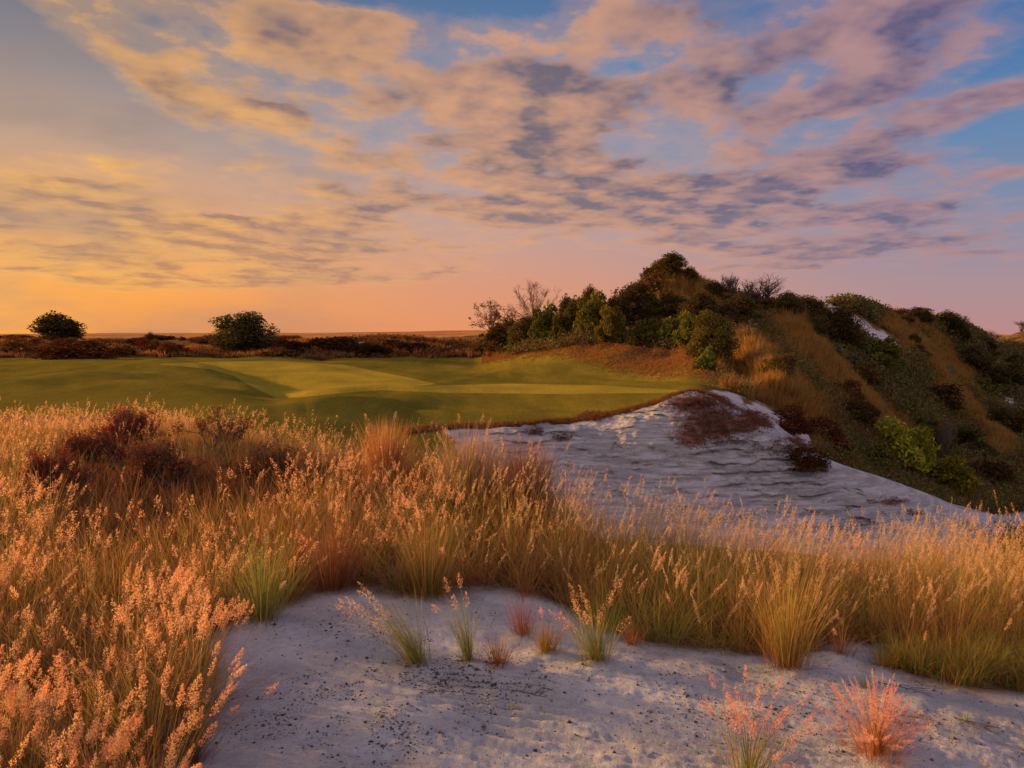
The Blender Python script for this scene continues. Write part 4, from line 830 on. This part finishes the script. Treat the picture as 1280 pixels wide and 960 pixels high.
def bare(key, seed, levels=5, nchild=3, spread=.55, up=.18, leaves=0, L0=.5, stems=1, r0=.035):
    rg = np.random.default_rng(seed); paths = []; tips = []
    for s in range(stems):
        d0 = np.array([rg.normal(0, .35), rg.normal(0, .35), 1]) if stems > 1 else np.array([.05, 0, 1.]); d0 /= np.linalg.norm(d0)
        p, t_ = grow(rg, levels, L0 * rg.uniform(.7, 1.1), r0 / math.sqrt(stems), nchild, spread, up, start=(rg.normal(0, .06) * (stems > 1), rg.normal(0, .06) * (stems > 1), -.02), dir0=d0, decay=.70); paths += p; tips.append(t_)
    tips = np.concatenate(tips); TV, TQ = tube(paths, 4); f = norm_unit(TV); TV = f(TV)
    tr = mesh_np(key + '_trunk', TV, quads=TQ, mat=M_bark); cr_ = None
    if leaves:
        c = f(tips)[rg.choice(len(tips), leaves)] + rg.normal(0, .02, (leaves, 3)); V, Q, C = leaf_quads(c, np.full(leaves, .022), rg, pick([(.09, .05, .02), (.14, .06, .03)], [.5, .5], leaves, rg, .2)); cr_ = mesh_np(key + '_crown', V, quads=Q, col=C, mat=M_leaf, smooth=False)
    PROTO[key] = (cr_, tr)
DKG = [(.070, .055, .018), (.10, .078, .024), (.14, .075, .028)]
leafy('dark1', 201, 130, 15000, .024, DKG, [.5, .3, .2], stems=1, clr=.13)
leafy('dark2', 202, 80, 9000, .030, DKG, [.5, .3, .2])
leafy('dark3', 203, 56, 7000, .034, DKG, [.4, .3, .3], low=.06)
leafy('green1', 204, 40, 5500, .036, [(.105, .105, .020), (.08, .08, .018), (.15, .13, .028)], [.4, .3, .3], up=1.2, elong=2.6)
leafy('green2', 205, 30, 4500, .042, [(.10, .09, .020), (.075, .068, .018), (.14, .11, .028)], [.4, .4, .2], up=.6, elong=2.2)
leafy('olive1', 206, 30, 4200, .040, [(.11, .095, .03), (.08, .07, .025), (.16, .10, .04)], [.4, .4, .2], low=.05)
leafy('sage1', 207, 26, 4000, .036, [(.17, .16, .085), (.12, .12, .06), (.20, .18, .10)], [.4, .4, .2], low=.05)
leafy('russet1', 208, 30, 4200, .036, [(.13, .05, .022), (.09, .04, .018), (.18, .075, .03)], [.4, .4, .2], low=.05)
leafy('russet2', 209, 24, 3600, .040, [(.11, .055, .022), (.07, .04, .018), (.16, .09, .03)], [.4, .4, .2], low=.03, clr=.2)
def bare_dome(key, seed, limbs=15, twigs=9, trunk=.22, leaves=0, elo=1.0, spread=1.0):
    rg = np.random.default_rng(seed); paths = [(np.array([[0, 0, -.03], [.004, 0, .1], [.0, .004, trunk], [0, 0, .42]]), np.array([.021, .017, .014, .010]))]; tips = []
    for k in range(limbs):
        az_ = k * 2.399 + rg.normal(0, .2); ze = (k + .5) / limbs * 1.45 * spread; tgt = np.array([.5 * math.sin(ze) * math.cos(az_), .5 * math.sin(ze) * math.sin(az_), .50 + .5 * math.cos(ze)]) * rg.uniform(.88, 1.04)
        b = np.array([0, 0, trunk + rg.uniform(-.02, .18) * (1.4 - ze)]); mid = b * .45 + tgt * .55 + np.array([0, 0, -.03]) + rg.normal(0, .02, 3)
        tt = np.linspace(0, 1, 7)[:, None]; pts = (1 - tt) ** 2 * b + 2 * tt * (1 - tt) * mid + tt ** 2 * tgt + rg.normal(0, .006, (7, 3)); pts[0] = b; paths.append((pts, np.linspace(.010, .0028, 7)))
        for j in range(twigs):
            i = rg.integers(2, 7); d = pts[min(i, 6)] - pts[i - 1]; d /= np.linalg.norm(d) + 1e-9; d = d + rg.normal(0, .55, 3) + [0, 0, .15]; d /= np.linalg.norm(d)
            pp, tp = grow(rg, 2, rg.uniform(.09, .17), .0030, 3, .45, .12, start=pts[i], dir0=d, wob=.12, decay=.75); paths += pp; tips.append(tp)
    tips = np.concatenate(tips); TV, TQ = tube(paths, 3); f = norm_unit(TV); TV = f(TV); tr = mesh_np(key + '_trunk', TV, quads=TQ, mat=M_bark); cr_ = None
    if leaves:
        c = f(tips)[rg.choice(len(tips), leaves)] + rg.normal(0, .02, (leaves, 3)); V, Q, C = leaf_quads(c, np.full(leaves, .022), rg, pick([(.12, .065, .025), (.16, .075, .035)], [.5, .5], leaves, rg, .2)); cr_ = mesh_np(key + '_crown', V, quads=Q, col=C, mat=M_leaf, smooth=False)
    PROTO[key] = (cr_, tr)
bare_dome('bare_round', 221)
bare_dome('bare_leafy', 222, 12, 7, .2, 1800)
bare('bare_fan', 223, 4, 3, .55, .2, 0, .40, stems=5, r0=.05)
bare('bare_fan2', 224, 4, 3, .6, .15, 0, .40, stems=4, r0=.05)
used_proto = set()
def plant(key, px, py, wpx, hpx, label, cat, name=None, tint=(1, 1, 1), group=None, rot=None, Y=None, sink=.04):
    x, y, z, s = visible_first(px, py) if Y is None else (*at_depth(px, Y), 0)
    sc_ = y / F; w = wpx * sc_; h = hpx * sc_; cr_, st = PROTO[key]
    name = name or ('tree' if cat == 'tree' else 'shrub')
    root = bpy.data.objects.new(name, None); COL.objects.link(root); root.location = (x, y, z - sink * h); root.scale = (w, w, h * 1.04); root.empty_display_size = .2
    root.rotation_euler = (0, 0, rng.uniform(0, 6.28) if rot is None else rot); tag(root, label, cat, group)
    if cr_ is not None: c = link('crown', cr_, root); c.color = (*tint, 1)
    link('trunk' if cat == 'tree' else 'stems', st, root); return root
T_ = 'tree'; S_ = 'shrub'
plant('dark1', 305, 440, 88, 52, 'broad round dark tree beyond the left putting green', T_, 'round_tree', Y=98)
plant('dark2', 76, 436, 66, 38, 'dark spreading tree on the skyline near the left edge', T_, 'spreading_tree', Y=122)
plant('dark3', 190, 424, 17, 13, 'tiny dark tree on the skyline between the two big left trees', T_, 'spreading_tree', Y=150)
plant('dark3', 230, 424, 10, 7, 'smallest far tree just left of the broad round tree', T_, 'spreading_tree', Y=165)
plant('dark2', 14, 428, 16, 8, 'small low tree at the extreme left of the skyline', T_, 'spreading_tree', Y=160)
plant('bare_round', 664, 412, 66, 62, 'tall leafless tree with a round twiggy crown left of the hill', T_, 'bare_tree', rot=1)
plant('bare_leafy', 614, 422, 48, 44, 'smaller half bare tree leftmost at the foot of the hill', T_, 'bare_tree', rot=2)
plant('bare_leafy', 640, 425, 40, 34, 'low half bare tree between the leftmost one and the round leafless one', T_, 'bare_tree', rot=4, tint=(.8, .9, .8))
plant('bare_fan', 948, 388, 66, 42, 'wide leafless tree on the saddle right of the summit', T_, 'bare_tree', rot=0)
plant('bare_fan2', 912, 376, 28, 32, 'narrow leafless tree just right of the summit', T_, 'bare_tree', rot=3)
plant('bare_fan', 990, 386, 22, 16, 'smallest leafless tree where the saddle meets the right hand hill', T_, 'bare_tree', rot=5)
plant('bare_fan2', 1193, 414, 26, 18, 'leafless bush on the far right skyline beside the black tree', T_, 'bare_tree', rot=1, Y=136)
plant('bare_fan', 1238, 430, 26, 14, 'leafless bush at the foot of the last hill on the right', T_, 'bare_tree', rot=2, Y=172)
plant('bare_fan2', 1271, 422, 14, 14, 'single leafless bush on top of the last hill at right', T_, 'bare_tree', rot=2, Y=184)
plant('dark2', 711, 412, 32, 42, 'upright dark tree on the left shoulder of the hill', T_, 'dark_tree')
plant('dark2', 738, 404, 34, 46, 'tallest pointed dark tree on the left shoulder', T_, 'dark_tree', rot=2)
plant('dark1', 788, 408, 74, 58, 'large dark green tree left below the summit', T_, 'dark_tree')
plant('dark3', 818, 346, 40, 24, 'left half of the dark thicket crowning the summit', S_, tint=(1, .85, .7))
plant('dark2', 838, 344, 46, 28, 'tallest dark bush in the thicket crowning the summit', S_, tint=(1, .85, .7))
plant('dark3', 862, 352, 30, 20, 'right end of the dark thicket crowning the summit', S_, tint=(1, .85, .7))
plant('russet1', 822, 362, 44, 22, 'russet bush just under the summit thicket', S_)
hill_list = [
 ('dark3', 632, 438, 46, 36, 'dark bush under the leafless trees at the hill foot', (1, .9, .8)), ('dark2', 655, 436, 40, 34, 'dark bush right under the round leafless tree', (1, .9, .8)), ('green2', 612, 440, 30, 22, 'low olive bush leftmost at the hill foot', (1, .8, .8)),
 ('green1', 684, 430, 40, 40, 'feathery olive green bush between bare tree and upright dark tree', (.9, .9, .9)), ('green1', 706, 428, 34, 34, 'olive bush below the upright dark tree', (1, .9, .9)), ('green1', 742, 422, 44, 46, 'yellow green bush below the tallest pointed tree', (1.3, 1.1, .9)), ('green1', 765, 428, 34, 36, 'yellow green bush at the left foot of the large dark tree', (1.4, 1.1, .9)),
 ('dark2', 722, 418, 34, 38, 'dark bush between the two pointed trees', (1, 1, 1)), ('olive1', 668, 424, 40, 26, 'brown olive bush at the trunk of the round leafless tree', (1, .9, .9)),
 ('green2', 806, 432, 34, 30, 'green bush at the right foot of the large dark tree', (1, 1, 1)), ('olive1', 812, 404, 34, 26, 'olive bush on the bank above the mown slope', (1, 1, 1)), ('dark3', 838, 398, 44, 30, 'dark bush halfway up the front of the summit', (1, 1, 1)), ('sage1', 852, 388, 32, 18, 'grey green bush under the summit grass', (.9, .9, .8)), ('green2', 838, 428, 44, 28, 'bright green bush in the row above the mown slope', (1.3, 1.3, 1)), ('green1', 862, 432, 34, 34, 'tall fresh green bush in the row above the mown slope', (1.3, 1.3, 1)),
 ('dark2', 874, 410, 48, 38, 'dark bush right of the bright green row', (1, 1, 1)), ('dark1', 890, 452, 58, 56, 'big dark bush at the right end of the mown slope', (1.1, 1.1, .9)), ('green2', 882, 462, 26, 26, 'small lime bush at the base of the big dark bush', (1.3, 1.4, 1)), ('dark3', 905, 418, 52, 36, 'dark bush above the big dark bush', (1, 1, 1)), ('dark2', 925, 402, 46, 28, 'dark bush under the narrow leafless tree', (1, .9, .9)), ('dark3', 952, 394, 50, 18, 'low dark bush at the trunk of the wide leafless tree', (1, .9, .9)), ('dark2', 893, 376, 36, 20, 'dark bush on the steep right edge below the summit', (1, .9, .9)), ('green2', 912, 440, 30, 24, 'olive green bush on top of the golden rib', (1, 1, 1)),
 ('dark2', 986, 396, 38, 26, 'dark bush where the golden rib begins', (1, 1, 1)), ('dark3', 1006, 392, 40, 20, 'dark bush on the skyline left of the sandy scar', (1, 1, 1)), ('dark2', 1014, 408, 38, 30, 'dark green bush below the sandy scar', (1.2, 1.1, .9)), ('dark1', 1046, 430, 56, 42, 'large green bush high in the gully', (1.3, 1.2, 1)), ('dark3', 1014, 424, 40, 26, 'dark bush on the gully edge above the golden rib', (1, 1, 1)), ('sage1', 1046, 448, 26, 18, 'upper grey sage bush in the gully', (1, 1, 1)), ('sage1', 1068, 462, 28, 18, 'lower grey sage bush in the gully', (.9, .9, .9)),
 ('green2', 1098, 462, 50, 36, 'olive green bush in the middle of the gully', (1, 1, .9)), ('dark3', 1078, 486, 52, 30, 'dark bush low in the gully', (1, .9, .9)),
 ('sage1', 1184, 470, 28, 14, 'pale sage bush on the second rib', (1.2, 1.2, 1.2)), ('dark3', 1143, 432, 20, 14, 'round dark bush alone on the grassy slope right of the scar', (.8, .8, .8)), ('olive1', 1150, 444, 24, 12, 'olive bush just below the lone round dark bush', (1, 1, 1)), ('dark1', 1150, 404, 34, 18, 'nearly black bush on the right hand skyline', (.7, .7, .7)), ('russet1', 1126, 402, 28, 14, 'brown bush beside the nearly black skyline bush', (.8, .8, .8)), ('dark2', 1184, 420, 40, 26, 'nearly black bush lower down the right hand skyline', (.7, .7, .7)), ('dark2', 1200, 432, 24, 20, 'small black bush at the end of the skyline ridge', (.7, .7, .7)),
 ('dark3', 1214, 462, 42, 28, 'dark bush in the notch before the last hill', (.8, .8, .8)), ('dark2', 1232, 446, 30, 20, 'dark bush under the last leafless bushes', (.8, .8, .8)), ('dark3', 1262, 486, 48, 32, 'dark bush at the right edge below the last hill', (.8, .8, .8)), ('dark2', 1272, 462, 30, 16, 'small dark bush on the flank of the last hill', (.8, .8, .8)), ('green2', 1225, 490, 26, 16, 'olive bush beside the pale patch at right', (1, 1, 1)),
 ('russet2', 975, 470, 40, 26, 'rusty bush halfway down the golden rib', (1, 1, 1)), ('green2', 962, 470, 24, 20, 'small green bush on the near flank of the golden rib', (1, 1, .8)), ('russet1', 1030, 560, 60, 34, 'dark red bush at the foot of the golden rib', (.9, .7, .8)), ('russet1', 990, 540, 50, 30, 'dark red bush beside the sandy ledge', (.9, .7, .8)), ('russet2', 1010, 585, 50, 26, 'russet bush right behind the sand bank', (.9, .8, .8)), ('green1', 1128, 592, 72, 56, 'bright yellow green bush behind the sand bank', (2.1, 1.9, 1.1)), ('green1', 1184, 618, 62, 40, 'second yellow green bush near the end of the sand bank', (1.9, 1.7, 1.0)), ('green2', 1092, 590, 40, 32, 'olive bush touching the bright yellow green one', (1, 1, .9)), ('green2', 1160, 560, 50, 34, 'dull green bush above the second yellow green one', (.9, .9, .9)), ('olive1', 1210, 570, 60, 36, 'brown olive bush on the lower right slope', (.8, .8, .8)), ('bare_fan2', 1182, 582, 26, 46, 'grey leafless bush on the lower right slope', (1, 1, 1)), ('russet2', 1240, 610, 60, 36, 'brown bush at the right end of the valley', (.8, .8, .8)), ('dark3', 1258, 545, 60, 34, 'dark bush at the right edge halfway down the slope', (.9, .9, .9)), ('russet2', 1175, 508, 50, 28, 'brown bush between the two ribs', (.8, .8, .8)), ('dark3', 1070, 530, 50, 30, 'dark bush in the gully bottom beside the golden rib', (.9, .8, .8)), ('russet1', 1060, 500, 36, 22, 'red brown bush on the lower golden rib', (.8, .7, .7)),
]
for i, (k, px, py, w, h, lb, tn) in enumerate(hill_list): plant(k, px, py, w * 1.12, h * 1.2, lb, S_, tint=tn)
# scrub belt beyond the left fairway
rg5 = np.random.default_rng(55)
for i in range(58):
    px = rg5.uniform(-60, 372) if i < 48 else rg5.uniform(330, 370); py = rg5.uniform(424, 447)
    if 262 < px < 350 and py > 434: py = 433
    x0 = 1.0 if py < 440 else .8; w = rg5.uniform(26, 60) * x0; h = min(rg5.uniform(8, 24) * rg5.uniform(.7, 1), (py - 413) * .62)
    plant(rg5.choice(['russet1', 'russet2', 'dark3', 'olive1']), px, py, w, h, 'low russet bush in the scrub belt behind the left fairway', S_, tint=(rg5.uniform(1.1, 1.7), rg5.uniform(.7, .95), .8), group='low bushes of the scrub belt')
plant('russet2', 92, 447, 100, 26, 'widest rounded scrub mound left of centre of the belt, in front of the spreading tree', S_, tint=(1.3, 1.0, .8))
plant('russet2', 30, 446, 60, 22, 'scrub mound beside the pale sand patch at the left edge', S_, tint=(1.1, .9, .8))
for px, w, h in [(378, 50, 9), (420, 66, 10), (470, 60, 9), (515, 50, 8), (400, 46, 8), (448, 44, 8), (493, 40, 8)]:
    plant('russet2', px, 436 + rg5.uniform(-6, 8), w, h * 1.6, 'dark low heath bush on the rough mound beyond the green', S_, tint=(.6, .5, .6), group='heath bushes on the rough mound')
# bushes standing in the foreground field
def field_bush(px, Y, wpx, hpx, key, label, tint, rot=0.): 
    return plant(key, px, 0, wpx, hpx, label, S_, tint=tint, Y=Y, rot=rot)
bare('twiggy', 231, 5, 3, .45, .2, 5200, .30, stems=9, r0=.05)
bare('sapling', 232, 4, 3, .5, .25, 1500, .5, stems=2, r0=.03)
field_bush(160, 12.6, 78, 62, 'twiggy', 'dense red brown bush rising from the far edge of the left field', (3.0, 1.3, 1.0))
field_bush(262, 12.4, 84, 66, 'sapling', 'open dark sapling with small leaves rising above the left field', (1.3, .9, .8), 1.)
field_bush(120, 11.0, 90, 56, 'twiggy', 'dark red bush lower in the field left of the dense red brown one', (2.0, .9, .8), 2.)
for o in [o for o in COL.objects if o.get('label', '').startswith('dense rounded orange bunch')]:
    for c in list(o.children): bpy.data.objects.remove(c)
    bpy.data.objects.remove(o)
for px_, Y_, w_, h_, k_, tn_, lb_ in [(200, 9.6, 90, 74, 'twiggy', (1.5, .9, .8), 'dark twiggy brush in the middle of the left field'), (330, 9.0, 90, 78, 'twiggy', (1.2, 1.0, .8), 'greyish twiggy brush right of the middle of the left field'), (66, 9.2, 80, 70, 'twiggy', (2.2, .9, .7), 'reddish twiggy brush near the left edge of the field'), (395, 8.6, 90, 70, 'twiggy', (1.3, 1.1, .9), 'brown twiggy brush left of the rounded orange bunch'), (560, 7.6, 80, 60, 'twiggy', (1.0, 1.2, .8), 'olive twiggy brush under the pale dome shaped clump')]:
    field_bush(px_, Y_, w_, h_, k_, lb_, tn_, px_ * .7)
def bunch(px, Y, wpx, hpx, label, nb, cb, ct, pc, seed, stalks):
    x, y, z = at_depth(px, Y); hz_ = 417 + (CAMZ - 0) / Y * F
    o = tuft(px, hz_, hpx, wpx, label, nb, stalks, cb, ct, pc, (.03, 0), .12, .02, seed, bw=.006, stiff=.35); o.location = (x, y, z); return o
bunch(480, 9.6, 62, 92, 'dense rounded orange bunch of stems at the far edge of the field', 1500, ([RUST, (.3, .14, .06)], [.5, .5]), ([(.6, .28, .11), STRAW, RUST], [.5, .3, .2]), PP, 61, 8)
bunch(585, 8.3, 88, 116, 'pale dome shaped grass clump in front of the sand bank, left part', 1500, ([BROWN, GREEN], [.6, .4]), ([(.42, .26, .15), (.5, .3, .2), OLIVE], [.4, .4, .2]), PP, 62, 14)
bunch(655, 8.0, 76, 110, 'brown dome shaped grass clump in front of the sand bank, right part', 1500, ([BROWN, RUST], [.6, .4]), ([(.30, .15, .09), (.42, .26, .15), RUST], [.4, .4, .2]), PP, 63, 10)

# ------------------------------------------------------------------ hillside cover (stuff)
def surf_sample(mask, n, rg, bias=0.0):
    a = VV.reshape(nth, len(S), 3); e1 = a[1:, :-1] - a[:-1, :-1]; e2 = a[:-1, 1:] - a[:-1, :-1]; ar = np.linalg.norm(np.cross(e1, e2), axis=2)
    w = ar * mask[:-1, :-1] / np.maximum(Yg[:-1, :-1], 5) ** bias; p = (w / w.sum()).ravel(); i = rg.choice(len(p), n, p=p); ci, si = np.divmod(i, len(S) - 1)
    u = rg.uniform(0, 1, (n, 1)); v = rg.uniform(0, 1, (n, 1)); P = a[ci, si] + u * e1[ci, si] + v * e2[ci, si]; return P, ci, si
inview = (PXg > -60) & (PXg < 1340) & (PYg < 700) & (np.abs(TH) < 1)
def seg_w(px, py, segs):
    w = np.zeros(px.shape)
    for x1, y1, x2, y2, r in segs:
        L2 = (x2 - x1) ** 2 + (y2 - y1) ** 2; tt = np.clip(((px - x1) * (x2 - x1) + (py - y1) * (y2 - y1)) / L2, 0, 1); w = np.maximum(w, np.exp(-((px - x1 - tt * (x2 - x1)) ** 2 + (py - y1 - tt * (y2 - y1)) ** 2) / r ** 2))
    return w
goldw = seg_w(PXg, PYg, [(985, 400, 1040, 470, 28), (1040, 470, 1120, 560, 26), (930, 450, 1000, 520, 34), (1110, 410, 1200, 470, 26), (1180, 480, 1250, 560, 22), (840, 352, 890, 372, 20), (850, 365, 840, 385, 22), (1130, 400, 1180, 440, 16), (1260, 420, 1280, 430, 12)])
nH = fbm(Xg * .18, Yg * .18, 120, 3); goldw = np.clip(goldw + .40 * nH + .22 * fbm(Xg * .7, Yg * .6, 121, 3), 0, 1)
hillm = ((reg == HL) & inview & (SS < rI + .6) & (sm < .35)).astype(float)
hill_only = hillm * np.maximum(sstep(885, 915, PX), (SS > rG - .2) & (PX > 640))
def far_tufts(name, label, mask, n, nb, h, w, cb, ct, seed, bias=.6, lean=.3, clumps=None):
    rg = np.random.default_rng(seed); P, ci, si = surf_sample(mask, n, rg, bias); idx = np.repeat(np.arange(n), nb); N = len(idx); hh = h * rg.uniform(.6, 1.3, n); k = P[:, 1] / 55.0
    a = rg.uniform(0, 6.28, N); Pb = P[idx] + np.stack([np.cos(a), np.sin(a), 0 * a], 1) * (rg.uniform(0, .35, N) * hh[idx])[:, None]
    V, Q, C, _, _ = blades(Pb, a, hh[idx] * rg.uniform(.5, 1.1, N), np.abs(rg.normal(0, lean, N)), rg.uniform(.1, .8, N), w * k[idx] * rg.uniform(.6, 1.4, N), 2, pick(*cb, N, rg), pick(*ct, N, rg) * jit(1, n, .34, rg)[idx], rg)
    A = Acc(); A.add(V, Q, C); tag(link(name, A.mesh(name, M_blade)), label, 'grass', kind='stuff')
def far_scrub(name, label, mask, n, nl, size, leaf, cols, wts, seed, bias=.6):
    rg = np.random.default_rng(seed); P, ci, si = surf_sample(mask, n, rg, bias); idx = np.repeat(np.arange(n), nl); N = len(idx); k = np.clip(P[:, 1] / 60.0, .5, 2); ss_ = size * rg.uniform(.5, 1.5, n) * k ** .5
    d = rg.normal(0, 1, (N, 3)); d /= np.linalg.norm(d, axis=1)[:, None]; d[:, 2] = np.abs(d[:, 2]); c = P[idx] + d * (ss_[idx] * rg.uniform(.4, 1.0, N))[:, None] * [1, 1, .8]
    ci_ = np.array(cols)[rg.choice(len(cols), n, p=np.array(wts) / sum(wts))][idx] * jit(1, n, .2, rg)[idx] * jit(1, N, .2, rg)
    V, Q, C = leaf_quads(c, leaf * k[idx], rg, ci_, .4, 1.8); A = Acc(); A.add(V, Q, C); tag(link(name, A.mesh(name, M_leaf)), label, 'ground cover', kind='stuff')
far_tufts('hill_grass', 'golden and tawny grass clothing the ribs of the hills', hill_only * (goldw ** 1.5 + .05), 17000, 18, .85, .036, ([RUST, (.20, .12, .04)], [.5, .5]), ([(.58, .31, .07), (.44, .18, .045), (.34, .27, .055)], [.35, .35, .3]), 301)
far_scrub('hill_scrub', 'tangled dark green and brown undergrowth covering the hills', hill_only * np.clip(1.08 - goldw * 1.5, 0.0, 1), 30000, 30, 1.0, .10, [(.08, .085, .025), (.13, .14, .035), (.20, .085, .04), (.19, .15, .05), (.14, .07, .055)], [.3, .22, .2, .16, .12], 302)
far_tufts('undergrowth_grass', 'rough brown grass between the hill shrubs', hill_only * (1 - .6 * goldw), 15000, 12, .75, .030, ([BROWN, RUST], [.5, .5]), ([(.22, .11, .045), (.16, .13, .045), (.26, .12, .07)], [.4, .3, .3]), 303)
slope = (((reg == HL) | (reg == TF)) & inview & (PX > 600) & (PX < 900) & (SS < rG + .3)).astype(float) * sstep(-.45, .25, SS - bnd + .3 * nz)
far_tufts('slope_grass', 'short rusty grass on the slope between green and hill', slope, 9000, 12, .16, .016, ([RUST, (.16, .12, .03)], [.6, .4]), ([(.34, .15, .06), (.24, .17, .05), RUST], [.4, .3, .3]), 304)
belt = ((reg == HL) & inview & (PX < 620) & (SS < rI + .5)).astype(float)
far_scrub('belt_undergrowth', 'low russet undergrowth of the belt behind the fairway', belt * (sm < .3), 6500, 20, .50, .085, [(.20, .075, .028), (.27, .12, .04), (.09, .05, .02), (.15, .11, .03)], [.35, .25, .2, .2], 305)
far_tufts('belt_grass', 'tawny grass of the belt behind the fairway', belt * (sm < .3) * sstep(-.2, .4, nH), 4000, 14, .7, .04, ([RUST, BROWN], [.5, .5]), ([(.42, .2, .07), (.3, .13, .05)], [.5, .5]), 306)
lip = ((SS > rC - .06) & (SS < rC + .035) & (PX > 500) & (PX < 880) & inview).astype(float)
far_tufts('bank_fringe', 'ragged dark grass fringe hanging over the top of the sand bank', lip, 2600, 14, .17, .014, ([(.09, .04, .02), RUST], [.5, .5]), ([(.16, .09, .03), (.24, .10, .05), (.12, .13, .03)], [.4, .3, .3]), 307, lean=.9)
crp = (rust * (rust > .28) * inview * (SS < rD + .4) * (SS > rB)).astype(float)
far_scrub('bank_creeper', 'dark red creeping plants clinging to the top of the sand bank', crp ** 2, 4200, 16, .20, .045, [(.13, .045, .03), (.20, .075, .045), (.08, .05, .02)], [.45, .3, .25], 308)
fr2 = ((SS > rB + .5) & (SS < rC + .3) & (PX < 520) & inview & (PYg < 560) & (reg == TF) & (vnoise(Xg, Yg, 3) > .8)).astype(float)
